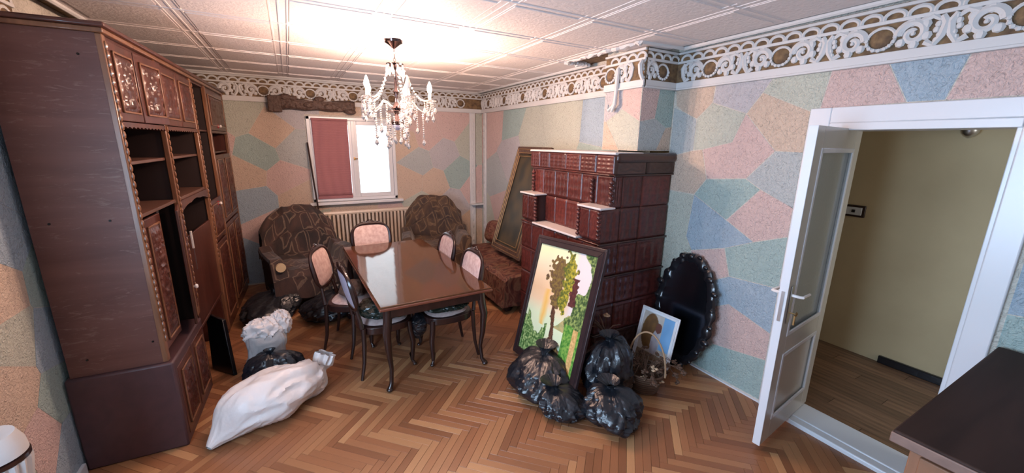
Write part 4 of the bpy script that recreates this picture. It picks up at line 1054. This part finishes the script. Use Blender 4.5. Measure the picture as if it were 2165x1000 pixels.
def sack(label, pts, rs, mat, loc, seed=0, name='sack', group=None, flat=0.85, amp=0.16, ruffle=0.0):
    """a sack lying along a path, points in local space"""
    b = MB(); pts = [Vector(p) for p in pts]; n = len(pts); NU, NV = 96, 110
    def cat(vals, t):
        i = min(int(t), n-2); f = t-i; p0 = vals[max(i-1, 0)]; p1 = vals[i]; p2 = vals[i+1]; p3 = vals[min(i+2, n-1)]
        return 0.5*((2*p1)+(p2-p0)*f+(2*p0-5*p1+4*p2-p3)*f*f+(3*p1-p0-3*p2+p3)*f**3)
    def fn(u, v):
        t = v*(n-1); p = cat(pts, t); r = max(0.002, cat(rs, t)); tg = (cat(pts, min(t+0.05, n-1.001))-cat(pts, max(t-0.05, 0))).normalized()
        sd = tg.cross(Vector((0, 0, 1))).normalized(); up = sd.cross(tg).normalized(); a = 2*PI*u
        c, s = math.cos(a), math.sin(a)
        q = Vector((c, s, v*5))
        k = 1+amp*noise.noise(q*1.3+Vector((seed, 0, 0)))+amp*0.55*ridge((c, s, v*4+seed), 2.2)+0.03*ridge((c, s, v*8+seed), 5)
        k *= 1+ruffle*math.sin(a*7+3*math.sin(a)+4*v)*max(0, (v-0.80)/0.20)
        P = p+(sd*c+up*s*flat)*r*k
        return Vector((P.x, P.y, max(P.z, 0.004)))
    b.grid(fn, NU, NV); return finish(b, name, label, mat, loc, group=group)
bag('black rubbish bag on the floor between the wall unit and the left armchair', (-0.38, 4.84, 0), 0.26, 0.24, 0.28, seed=3, neck=0.05, lean=(0.12, 0.1), rz=0.4)
bag('black rubbish bag on the floor behind the askew dining chair', (0.20, 4.62, 0), 0.25, 0.22, 0.30, seed=5, neck=0.05, lean=(0.1, 0))
bag('second black rubbish bag behind the askew dining chair, toward the table', (0.56, 4.50, 0), 0.17, 0.20, 0.24, seed=15, neck=0.04)
bag('dull black crumpled bag wedged against the grey-white carrier bag', (-0.30, 3.43, 0), 0.19, 0.14, 0.29, seed=8, neck=0.03, flare=0.03, fold=0.1)
# carrier bag, open top
b = MB()
def cf(u, v):
    a = 2*PI*u; c, s = math.cos(a), math.sin(a); p = 0.55
    r = 0.98-0.12*v+0.06*math.sin(v*9)
    x = 0.155*r*math.copysign(abs(c)**p, c); y = 0.11*r*math.copysign(abs(s)**p, s)
    n1 = noise.noise(Vector((c, s, v*2)))*0.04+ridge((c, s, v*2), 3)*0.012
    return Vector((x*(1+n1*4), y*(1+n1*4), 0.004+0.36*v+0.012*math.sin(a*5)*v))
b.grid(cf, 80, 30)
t = thing('carrier_bag', 'grey-white plastic carrier bag standing on the floor beside the wall unit', 'bag', (-0.34, 3.70, 0), 0.2)
b.build('bag_body', M['grey_bag'], t)
def top1(u, v):
    a = 2*PI*u; c, s = math.cos(a), math.sin(a); th = PI*(0.12+0.88*v); r = math.sin(th)**0.7
    k = 1+0.28*ridge((c, s, v*2), 2.2)+0.1*ridge((c, s, v*2), 6)
    return Vector((0.125*r*c*k, 0.085*r*s*k, 0.37-0.085*math.cos(th)*k))
b = MB().grid(top1, 70, 36); b.build('crumpled_contents', M['white_bag'], t)
def top2(u, v):
    a = 2*PI*u; c, s = math.cos(a), math.sin(a); th = PI*v; r = math.sin(th)**0.7
    k = 1+0.3*ridge((c, s, v*2+5), 2.2)+0.12*ridge((c, s, v*2), 6)
    return Vector((0.13+0.065*r*c*k, 0.02+0.07*r*s*k, 0.40-0.085*math.cos(th)*k))
MB().grid(top2, 60, 36).build('knotted_top', M['white_bag'], t)
sack('long white plastic sack lying on the parquet with a tied ruffled end',
     [(-0.09, -0.07, 0.03), (-0.02, 0.0, 0.07), (0.10, 0.08, 0.14), (0.26, 0.16, 0.17), (0.43, 0.25, 0.16), (0.53, 0.33, 0.14), (0.595, 0.37, 0.175), (0.615, 0.385, 0.20), (0.645, 0.40, 0.27)],
     [0.02, 0.08, 0.17, 0.185, 0.165, 0.14, 0.055, 0.075, 0.07], 'white_bag', (-0.55, 2.86, 0), seed=4, ruffle=0.28, amp=0.2, name='white_sack')
bag('black rubbish bag leaning on the bottom of the landscape painting', (1.56, 2.34, 0), 0.20, 0.22, 0.30, seed=21, neck=0.06, lean=(0.10, 0.03), fold=0.22, rz=0.3)
bag('small round black rubbish bag in front of the painting, lowest of the heap', (1.585, 2.04, 0), 0.15, 0.15, 0.19, seed=24, neck=0.05, lean=(-0.03, 0.06), fold=0.22)
bag('glossy black rubbish bag nearest the camera at the stove', (1.87, 1.79, 0), 0.185, 0.18, 0.26, seed=27, neck=0.05, lean=(-0.02, 0.05), fold=0.24)
bag('tall black rubbish bag standing behind the nearest bag by the stove corner', (2.03, 2.08, 0), 0.20, 0.17, 0.46, seed=31, neck=0.05, lean=(0.02, 0.02), fold=0.16)
bag('dark green plastic bag on the seat of the near left chair, under the table', (0.60, 3.32, 0.492), 0.20, 0.19, 0.15, mat='green_bag', seed=41, neck=0.015, flare=0.03, fold=0.2, name='green_bag', group=None)
bag('dark green plastic bag on the seat of the near right chair, under the table', (1.10, 3.24, 0.492), 0.20, 0.19, 0.13, mat='green_bag', seed=45, neck=0.015, flare=0.03, fold=0.2, name='green_bag', group=None)
sack('brown fur-like folded cloth lying on the seat of the askew chair', [(-0.12, 0, 0.03), (-0.05, 0.0, 0.05), (0.08, 0.02, 0.05), (0.16, 0.0, 0.03)], [0.02, 0.13, 0.13, 0.02], 'fur', (0.40, 3.93, 0.49), seed=6, name='folded_cloth', flat=0.5)
sack('black cloth bundle hanging off a seat under the table', [(0, 0, 0.0), (0.0, 0.01, 0.06), (0.01, 0.02, 0.16), (0.0, 0.03, 0.24)], [0.02, 0.06, 0.08, 0.01], 'black_bag', (0.845, 3.22, 0.24), seed=2, name='bundle')

# ---------------------------------------------------------------- armchairs under throws
def make_armchair(loc, rz, label, bare=0):
    t = thing('armchair', label, 'armchair', loc, rz)
    # forward -y
    MB().box((-0.36, -0.36, 0.10), (0.36, 0.36, 0.34)).build('base', M['arm_dark'], t, bevel=0.02)
    MB().box((-0.30, -0.38, 0.33), (0.30, 0.26, 0.46)).build('seat_cushion', M['arm_dark'], t, bevel=0.04, bseg=3)
    MB().box((-0.32, 0.24, 0.34), (0.32, 0.38, 1.0)).build('backrest', M['arm_dark'], t, bevel=0.06, bseg=3)
    for s in (-1, 1):
        o = MB().box((min(s*0.32, s*0.42), -0.36, 0.10), (max(s*0.32, s*0.42), 0.34, 0.54)).build('armrest', M['arm_dark'], t, bevel=0.02)
        MB().tube([(s*0.385, -0.47 if s == bare else -0.36, 0.575), (s*0.385, 0.22, 0.575)], 0.05, 14).build('armrest_roll', M['arm_cream'], o)
        MB().box((s*0.34-0.03, -0.34, 0), (s*0.34+0.03, -0.28, 0.11)).build('leg', M['dark_wood'], t, bevel=0.005)
        MB().box((s*0.34-0.03, 0.28, 0), (s*0.34+0.03, 0.34, 0.11)).build('leg', M['dark_wood'], t, bevel=0.005)
    return t
PROF = [(0.46, 0.62), (0.445, 0.92), (0.40, 1.08), (0.30, 1.10), (0.22, 1.0), (0.19, 0.78), (0.15, 0.54), (0.02, 0.49), (-0.25, 0.49), (-0.40, 0.485), (-0.435, 0.40), (-0.44, 0.14)]
def throw(loc, rz, label, mat, seed, uext=1.25, left_bare=True, scale=1.0):
    def fn(u, v):
        t_ = v*(len(PROF)-1); i = min(int(t_), len(PROF)-2); f = t_-i; f = f*f*(3-2*f)
        y = PROF[i][0]*(1-f)+PROF[i+1][0]*f; z = PROF[i][1]*(1-f)+PROF[i+1][1]*f
        q = (u*2-1)*uext
        lw = 0.46
        back = 1 if t_ < 5 else max(0, 1-(t_-5)/1.3); seatw = 1-back
        a = abs(q); sg = 1 if q > 0 else -1
        x = sg*min(a, 1)*(lw-0.05*(1 if t_ < 4 else max(0, 1-(t_-4)/1.5)))
        zz = z
        # backrest: rounded shoulders
        if back > 0:
            zz = zz-back*(0.50*max(0, a-0.35)**1.7)+back*0.03*(1-a) ; y = y-0.05*back*min(a, 1)**2
            if a > 1: zz -= back*(a-1)*0.9
        # over the arms
        if seatw > 0 and t_ < 9.6:
            bump_ = max(0, min(1, (min(a, 1)-0.62)/0.16)); bump_ = bump_*bump_*(3-2*bump_)
            zz += seatw*bump_*(0.64-0.49)
            if a > 1: zz -= seatw*(a-1)*1.5; x += sg*0.01
        elif t_ >= 9.6 and a > 1: x = sg*lw; y += (a-1)*0.5
        n = noise.noise(Vector((q*2.2, v*6, seed)))*0.035+ridge((q*1.2, v*3, seed), 2.2)*0.016+ridge((q, v*3, seed+4), 5)*0.006
        return Vector((x+sg*n*0.4, y-n*0.7*back-0.01, zz+n*(0.8 if seatw > 0.5 else 1.0)+0.01))
    b = MB().grid(fn, 100, 120)
    if left_bare:   # the cloth has slipped off one arm front
        pass
    t = thing('throw_blanket', label, 'blanket', loc, rz)
    o = b.build('cloth', M[mat], t, solid=0.006, uvscale=(1.25, 2.3))
    o.location = (0, 0, 0); return t
A1 = (0.05, 5.40, 0); make_armchair(A1, math.radians(14), 'dark armchair with cream rolled arm, left of the window', -1)
throw((A1[0], A1[1], 0.0), math.radians(14), 'brown throw patterned with squares over the left armchair', 'throw_brown', 3.3, 1.02)
A2 = (1.79, 5.60, 0); make_armchair(A2, math.radians(-14), 'dark armchair in the back right corner beside the radiator')
throw((A2[0], A2[1], 0.0), math.radians(-14), 'olive and wine throw draped over the back right armchair', 'throw_olive', 8.1, 1.15)

# ---------------------------------------------------------------- sofa bed along the right wall
t = thing('sofa_bed', 'low sofa along the right wall behind the stove', 'sofa', (2.42, 4.54, 0))
MB().box((-0.38, -0.75, 0.10), (0.38, 0.75, 0.30)).build('base', M['arm_dark'], t, bevel=0.02)
MB().box((-0.39, -0.76, 0.29), (0.39, 0.76, 0.40)).build('mattress', M['arm_dark'], t, bevel=0.04, bseg=3)
MB().box((0.24, -0.72, 0.38), (0.39, 0.72, 0.72)).build('backrest', M['arm_dark'], t, bevel=0.05, bseg=3)
for x in (-0.33, 0.33):
    for y in (-0.68, 0.68): MB().box((x-0.03, y-0.03, 0), (x+0.03, y+0.03, 0.11)).build('leg', M['dark_wood'], t, bevel=0.004)
SP = [(0.395, 0.70), (0.37, 0.76), (0.27, 0.76), (0.225, 0.70), (0.22, 0.50), (0.18, 0.44), (-0.1, 0.43), (-0.36, 0.43), (-0.41, 0.39), (-0.425, 0.22), (-0.44, 0.07)]
def sofac(u, v):
    t_ = v*(len(SP)-1); i = min(int(t_), len(SP)-2); f = t_-i; f = f*f*(3-2*f)
    x = SP[i][0]*(1-f)+SP[i+1][0]*f; z = SP[i][1]*(1-f)+SP[i+1][1]*f
    q = (u*2-1)*1.22; a = abs(q); sg = 1 if q > 0 else -1; y = sg*min(a, 1)*0.775
    if a > 1: z = max(0.06, z-(a-1)*1.9); 
    n = noise.noise(Vector((x*4, q*5, 2)))*0.03+ridge((x, q*2, 6), 3)*0.014+ridge((x*2, q*3, v), 6)*0.006
    return Vector((x-n*0.5*(1 if z < 0.4 else 0), y+(sg*n*0.6 if a > 1 else 0), max(0.05, z+n+0.008)))
t = thing('sofa_cover', 'crumpled red and tan floral cover spread over the low sofa', 'blanket', (2.42, 4.54, 0))
MB().grid(sofac, 160, 80).build('cloth', M['floral'], t, solid=0.006, uvscale=(2.4, 1.6))
t = thing('cushion', 'dark red patterned cushion at the far end of the low sofa', 'cushion', (2.52, 5.10, 0.47), 0.3)
def cush(u, v):
    a = 2*PI*u; c, s = math.cos(a), math.sin(a); th = PI*v; r = math.sin(th)**0.5
    return Vector((0.06*-math.cos(th), 0.24*r*math.copysign(abs(c)**0.6, c), 0.20+0.17*r*math.copysign(abs(s)**0.6, s)))
g = MB().grid(cush, 40, 24); g.v = [tuple(Matrix.Rotation(0.35, 3, 'Y') @ Vector(p)) for p in g.v]; g.build('cushion_cover', M['floral'], t, uvscale=(1, 0.6))

# ---------------------------------------------------------------- framed pictures
def quad_frame(t, bl, u, v, w, h, prof=0.06, th=0.03, mats=('frame_plum', 'gold'), art=None, artmat='paint', nx=150, ny=190, lines=2):
    """bl: lower-left corner; u right, v up unit vectors; world space. Parts: four frame bars, inner line, canvas, back board"""
    u = Vector(u).normalized(); v = Vector(v); v = (v-u*v.dot(u)).normalized(); n = u.cross(v)   # n faces the viewer
    m = Matrix((u, v, n)).transposed().to_4x4(); m.translation = Vector(bl)
    def bar(P, name='frame_bar'):
        b = MB(); a, c, d, e = P
        vs = [(a[0], a[1], 0), (c[0], c[1], 0), (d[0], d[1], 0), (e[0], e[1], 0), (a[0], a[1], th*0.75), (c[0], c[1], th*0.75), (d[0], d[1], th), (e[0], e[1], th)]
        b.add(vs, [(3,2,1,0),(4,5,6,7),(0,1,5,4),(1,2,6,5),(2,3,7,6),(3,0,4,7)], m); return b.build(name, M[mats[0]], t, bevel=0.005, world=True)
    p = prof
    bar([(0, 0), (w, 0), (w-p, p), (p, p)]); bar([(w, 0), (w, h), (w-p, h-p), (w-p, p)]); bar([(w, h), (0, h), (p, h-p), (w-p, h-p)]); bar([(0, h), (0, 0), (p, p), (p, h-p)])
    for k in range(lines):
        e = p*(0.35+0.5*k); b = MB()
        for A, B in (((e, e), (w-e, e)), ((w-e, e), (w-e, h-e)), ((w-e, h-e), (e, h-e)), ((e, h-e), (e, e))): b.tube([(A[0], A[1], th*(0.86+0.12*k)), (B[0], B[1], th*(0.86+0.12*k))], 0.0045, 6, m)
        b.build('frame_line', M[mats[1]], t, world=True)
    MB().box((p*0.5, p*0.5, 0.0), (w-p*0.5, h-p*0.5, 0.006), m).build('back_board', M['dark_wood'], t, world=True)
    g = MB(); g.grid(lambda a, b_: m @ Vector((p*0.9+(w-1.8*p)*a, p*0.9+(h-1.8*p)*b_, th*0.5)), nx, ny)
    o = g.build('picture' if art else 'panel', M[artmat], t, world=True)
    if art:
        ca = o.data.color_attributes.new('Col', 'FLOAT_COLOR', 'POINT')
        for i in range(len(o.data.vertices)):
            a = (i % (nx+1))/nx; b_ = (i//(nx+1))/ny; ca.data[i].color = (*srgb(*art(a, b_)), 1)
    return o
def lerp3(a, b, t): return tuple(a[i]+(b[i]-a[i])*max(0, min(1, t)) for i in range(3))
def landscape(u, v):
    n1 = noise.noise(Vector((u*6, v*10, 1))); n2 = noise.noise(Vector((u*18, v*26, 3))); n3 = 0.6*noise.noise(Vector((u*38, v*46, 5)))+0.5*noise.noise(Vector((u*90+n2*3, v*70, 9)))+0.3*n2
    c = lerp3((240, 228, 200), (232, 198, 158), 1-abs(v-0.60)/0.30)
    if v > 0.8: c = lerp3(c, (232, 236, 190), (v-0.8)/0.15)
    if u > 0.66: c = lerp3(c, (226, 216, 214), (u-0.66)/0.08)
    if v < 0.5: c = lerp3(c, (216, 232, 196), (0.5-v)/0.12)
    c = lerp3(c, (236, 190, 100), (0.06-abs(u-0.33+0.03*n1))/0.05*(1 if 0.3 < v < 0.62 else 0)*0.8)
    # hills and pale mist right of the middle
    if 0.55 < u < 0.8 and 0.33 < v < 0.48 and v < 0.44+0.1*math.sin(u*9): c = lerp3((196, 176, 120), (150, 160, 110), n2+0.5)
    # dark foliage hanging in the middle
    d = math.hypot((u-0.50+0.15*max(0, v-0.6))/(0.11+0.40*max(0, v-0.50)), (v-0.70)/0.27)+0.5*n1+0.45*n2
    if d < 0.85: c = lerp3((96, 74, 58), (134, 116, 60), n3*1.6+0.5)
    d = math.hypot((u-0.62)/0.105, (v-0.74)/0.32)+0.4*n1+0.35*n2
    if d < 0.85: c = lerp3((84, 96, 44), (190, 176, 60), n3*1.6+0.4+(u-0.6)*3)
    # trunk
    tx = 0.49+0.05*math.sin(v*7)+0.02*n2
    if 0.0 < v < 0.50 and abs(u-tx) < 0.03+0.05*max(0, 0.28-v)*3: c = lerp3((62, 40, 34), (128, 92, 66), n3+0.45)
    # roots / ground
    if v < 0.20+0.10*n1 and 0.38 < u < 0.78: c = lerp3((92, 62, 40), (196, 150, 90), n3*1.8+0.4)
    # right tree
    if u > 0.80+0.12*n1+0.10*math.sin(v*9+0.6) and v > 0.30: c = lerp3((52, 78, 44), (150, 168, 96), n3*1.7+0.45)
    if 0.70 < u+0.05*n2 < 0.80 and 0.55 < v < 0.78: c = lerp3((70, 36, 40), (110, 60, 54), n3+0.5)
    if u > 0.72 and v < 0.42+0.1*n1: c = lerp3((64, 130, 50), (140, 180, 84), n3*1.7+0.5)
    if 0.86 < u < 0.94 and v < 0.4: c = lerp3((226, 190, 130), (180, 140, 80), n3+0.4)
    # bushes lower left
    hgt = 0.30+0.09*math.sin(u*13+1.2)+0.05*n2
    if u < 0.44 and v < hgt*(1 if u > 0.05 else 0.8): c = lerp3((62, 104, 50), (170, 196, 130), n3*1.8+0.42)
    return c
t = thing('landscape_painting', 'large landscape painting of trees in a dark plum frame leaning on the stove', 'painting', (1.75, 2.6, 0))
BL = Vector((1.705, 2.985, 0.012)); TLp = Vector((2.02, 3.24, 1.06)); BR = Vector((1.70, 2.06, 0.09))
u_ = (BR-BL).normalized(); v_ = (TLp-BL)
quad_frame(t, BL, u_, v_, 0.95, 1.14, prof=0.075, th=0.035, mats=('frame_plum', 'frame_plum'), art=landscape, lines=1)
t = thing('tall_framed_panel', 'tall dark picture with gold-lined frame leaning in the gap beyond the stove', 'picture', (2.6, 4.4, 0.45))
quad_frame(t, (2.36, 4.80, 0.53), (0, -1, 0), (0.42, 0, 1.36), 0.80, 1.43, prof=0.10, th=0.05, mats=('pelmet', 'gold'), art=lambda u, v: lerp3((44, 44, 38), (78, 66, 46), 0.5+noise.noise(Vector((u*5, v*8, 2)))), lines=3, nx=30, ny=40)
def smallart(u, v):
    n = noise.noise(Vector((u*9, v*9, 4)))*0.5+0.5
    c = lerp3((206, 196, 186), (178, 170, 160), n)
    if u > 0.66 and v > 0.35: c = (120, 170, 214)
    if math.hypot((u-0.30)/0.26, (v-0.62)/0.36) < 1: c = lerp3((130, 92, 50), (92, 66, 44), n)
    if math.hypot((u-0.52)/0.13, (v-0.45)/0.25) < 1: c = lerp3((196, 190, 196), (150, 146, 156), n)
    if math.hypot((u-0.55)/0.10, (v-0.74)/0.10) < 1: c = (112, 70, 60)
    if v < 0.22: c = lerp3((110, 84, 62), (150, 130, 110), n)
    return c
t = thing('small_picture', 'small picture in a white frame leaning before the oval mirror', 'picture', (2.7, 2.1, 0))
quad_frame(t, (2.60, 2.36, 0.015), (0.03, -0.38, 0.0), (0.12, 0, 0.5), 0.38, 0.52, prof=0.035, th=0.022, mats=('white_paint', 'white_paint'), art=smallart, lines=1, nx=60, ny=70)

# ---------------------------------------------------------------- oval mirror with carved black frame
MC = Vector((2.925, 2.12, 0.525)); mt = Matrix.Translation(MC) @ Matrix.Rotation(math.radians(7), 4, 'Y')
t = thing('oval_mirror', 'large oval mirror in a carved black frame leaning on the patterned wall', 'mirror', (2.9, 2.12, 0))
b = MB(); n = 220; vs = []; fs = []; K = 12
for i in range(n):
    a = 2*PI*i/n
    for j in range(K):
        q = 2*PI*j/K; rr = 0.034+0.010*abs(math.sin(a*9+2*noise.noise(Vector((math.cos(a)*2, math.sin(a)*2, 0)))))+0.005*math.sin(a*23)
        er = rr*math.cos(q); ez = rr*0.55*math.sin(q)
        n2 = 1+0.3*noise.noise(Vector((math.cos(a)*6, math.sin(a)*6, q)))
        vs.append((-ez*n2, (0.262+er*n2)*math.cos(a), (0.475+er*n2)*math.sin(a)))
for i in range(n):
    for j in range(K): fs.append((i*K+j, i*K+(j+1) % K, ((i+1) % n)*K+(j+1) % K, ((i+1) % n)*K+j))
b.add(vs, fs, mt); b.build('frame', M['black_frame'], t, world=True)
for i in range(22):
    a = 2*PI*i/22+0.1
    MB().ball((-0.015, (0.285+0.012*math.sin(i*2.3))*math.cos(a), (0.50+0.012*math.sin(i*2.3))*math.sin(a)), 0.026+0.008*math.sin(i*1.7), 8, 5, (0.7, 1.2, 0.9), mt).build('carved_leaf', M['black_frame'], t, world=True)
b = MB(); b.grid(lambda u, v: mt @ Vector((-0.012-0.004*(1-v*v), 0.242*v*math.cos(2*PI*u), 0.455*v*math.sin(2*PI*u))), 48, 8); b.build('mirror_glass', M['mirror'], t, world=True)

# ---------------------------------------------------------------- basket of dried flowers
t = thing('flower_basket', 'wicker basket with an arched handle and dried flowers on the floor beside the bags', 'basket', (2.36, 1.98, 0))
b = MB()
for k in range(9):
    z = 0.015+k*0.02; r = 0.10+0.006*k
    b.tube([((r+0.003*math.sin(i*1.57*2+k*PI))*math.cos(2*PI*i/28), (r+0.003*math.sin(i*3.14+k*PI))*math.sin(2*PI*i/28), z) for i in range(28)], 0.009, 6, closed=True)
b.build('basket_body', M['dry'], t)
MB().tube([(0.155*math.cos(a)*0.3, -0.155*math.cos(a), 0.17+0.33*math.sin(a)) for a in [PI*i/24 for i in range(25)]], 0.007, 8).build('basket_handle', M['wicker'], t)
rnd = random.Random(11)
for k in range(54):
    a = rnd.uniform(0, 6.28); L = rnd.uniform(0.08, 0.26); r0 = rnd.uniform(0, 0.07); z0 = 0.16
    p0 = (r0*math.cos(a), r0*math.sin(a), z0); p1 = ((r0+L*0.4)*math.cos(a), (r0+L*0.4)*math.sin(a), z0+L*0.5); p2 = ((r0+L*0.9)*math.cos(a), (r0+L*0.9)*math.sin(a), z0+L*rnd.uniform(-0.5, 0.8))
    s = MB().tube([p0, p1, p2], 0.0025, 5).build('dried_flower', M['dry'], t)
    b = MB(); 
    for q in range(7):
        b.ball((p2[0]+rnd.uniform(-.018, .018), p2[1]+rnd.uniform(-.018, .018), p2[2]+rnd.uniform(-.014, .014)), rnd.uniform(0.008, 0.016), 6, 4, (1, 1, 0.6))
    b.build('flower_head', M['dry_light' if k % 6 == 0 else 'dry'], s)
b = MB(); b.tube([(0.0, -0.17, 0.012), (0.05, -0.22, 0.03), (0.02, -0.26, 0.012)], [0.012, 0.02, 0.006], 8)
t = thing('dried_stem', 'single pale dried flower on a stem poking up behind the tall bag', 'flower', (2.16, 2.26, 0))
MB().tube([(0, 0, 0), (0.01, 0, 0.3), (0.0, 0.01, 0.56)], 0.004, 6).build('stem', M['dry'], t)
b = MB()
for q in range(8):
    a = 2*PI*q/8; b.ball((0.018*math.cos(a), 0.018*math.sin(a), 0.575), 0.013, 6, 4, (1, 1, 0.6))
b.ball((0, 0, 0.585), 0.014, 6, 4); b.build('petals', M['dry_light'], t)
for k in range(10):
    a = rnd.uniform(0, 6.28); L = rnd.uniform(0.08, 0.16)
    MB().tube([(0, 0, 0.42), (0.5*L*math.cos(a), 0.5*L*math.sin(a), 0.48), (L*math.cos(a), L*math.sin(a), 0.46+rnd.uniform(0, .08))], [0.003, 0.008, 0.003], 5, flat=0.4).build('dry_leaf', M['dry'], t)

# ---------------------------------------------------------------- dresser corner, bottom right
t = thing('dresser', 'dark topped wooden dresser standing against the right wall beside the doorway, cut by the frame', 'dresser', (2.38, 0.0, 0))
MB().box((-0.635, -0.55, 0.955), (0.615, 0.388, 1.0)).build('top', M['dresser'], t, bevel=0.006)
MB().box((-0.638, -0.553, 0.952), (0.612, 0.391, 0.990)).build('top_edging', M['dresser_edge'], t, bevel=0.004)
MB().box((-0.59, -0.53, 0.06), (0.61, 0.345, 0.952)).build('body', M['dresser_body'], t, bevel=0.004)
for i in range(3):
    o = MB().box((-0.61, -0.5, 0.10+i*0.285), (-0.588, 0.315, 0.36+i*0.285)).build('drawer', M['dresser_body'], t, bevel=0.004)
    MB().ball((-0.622, -0.09, 0.23+i*0.285), 0.014, 8, 6).build('knob', M['brass'], o)
for x in (-0.56, 0.58):
    for y in (-0.5, 0.31): MB().box((x-0.03, y-0.03, 0), (x+0.03, y+0.03, 0.065)).build('foot', M['dresser_body'], t)

# ---------------------------------------------------------------- fluted white pedestal at the left edge
t = thing('fluted_pedestal', 'white fluted plaster pedestal with its shadow gap put in as a dark band at the bottom left edge', 'pedestal', (-1.155, 2.14, 0))
MB().lathe([(0.09, 0), (0.09, 0.03), (0.07, 0.05), (0.068, 0.40), (0.078, 0.52), (0.098, 0.66), (0.099, 0.68)], 96, None, 20, 0.05).build('fluted_shaft', M['plaster'], t)
MB().lathe([(0.08, 0.68), (0.101, 0.684), (0.101, 0.70), (0.08, 0.704)], 40).build('shadow_band', M['dark_wood'], t)  # dark band standing in for the shadow gap under the bowl
MB().lathe([(0.08, 0.704), (0.098, 0.708), (0.094, 0.75), (0.075, 0.80), (0.07, 0.80), (0.02, 0.78)], 40).build('bowl', M['plaster'], t)
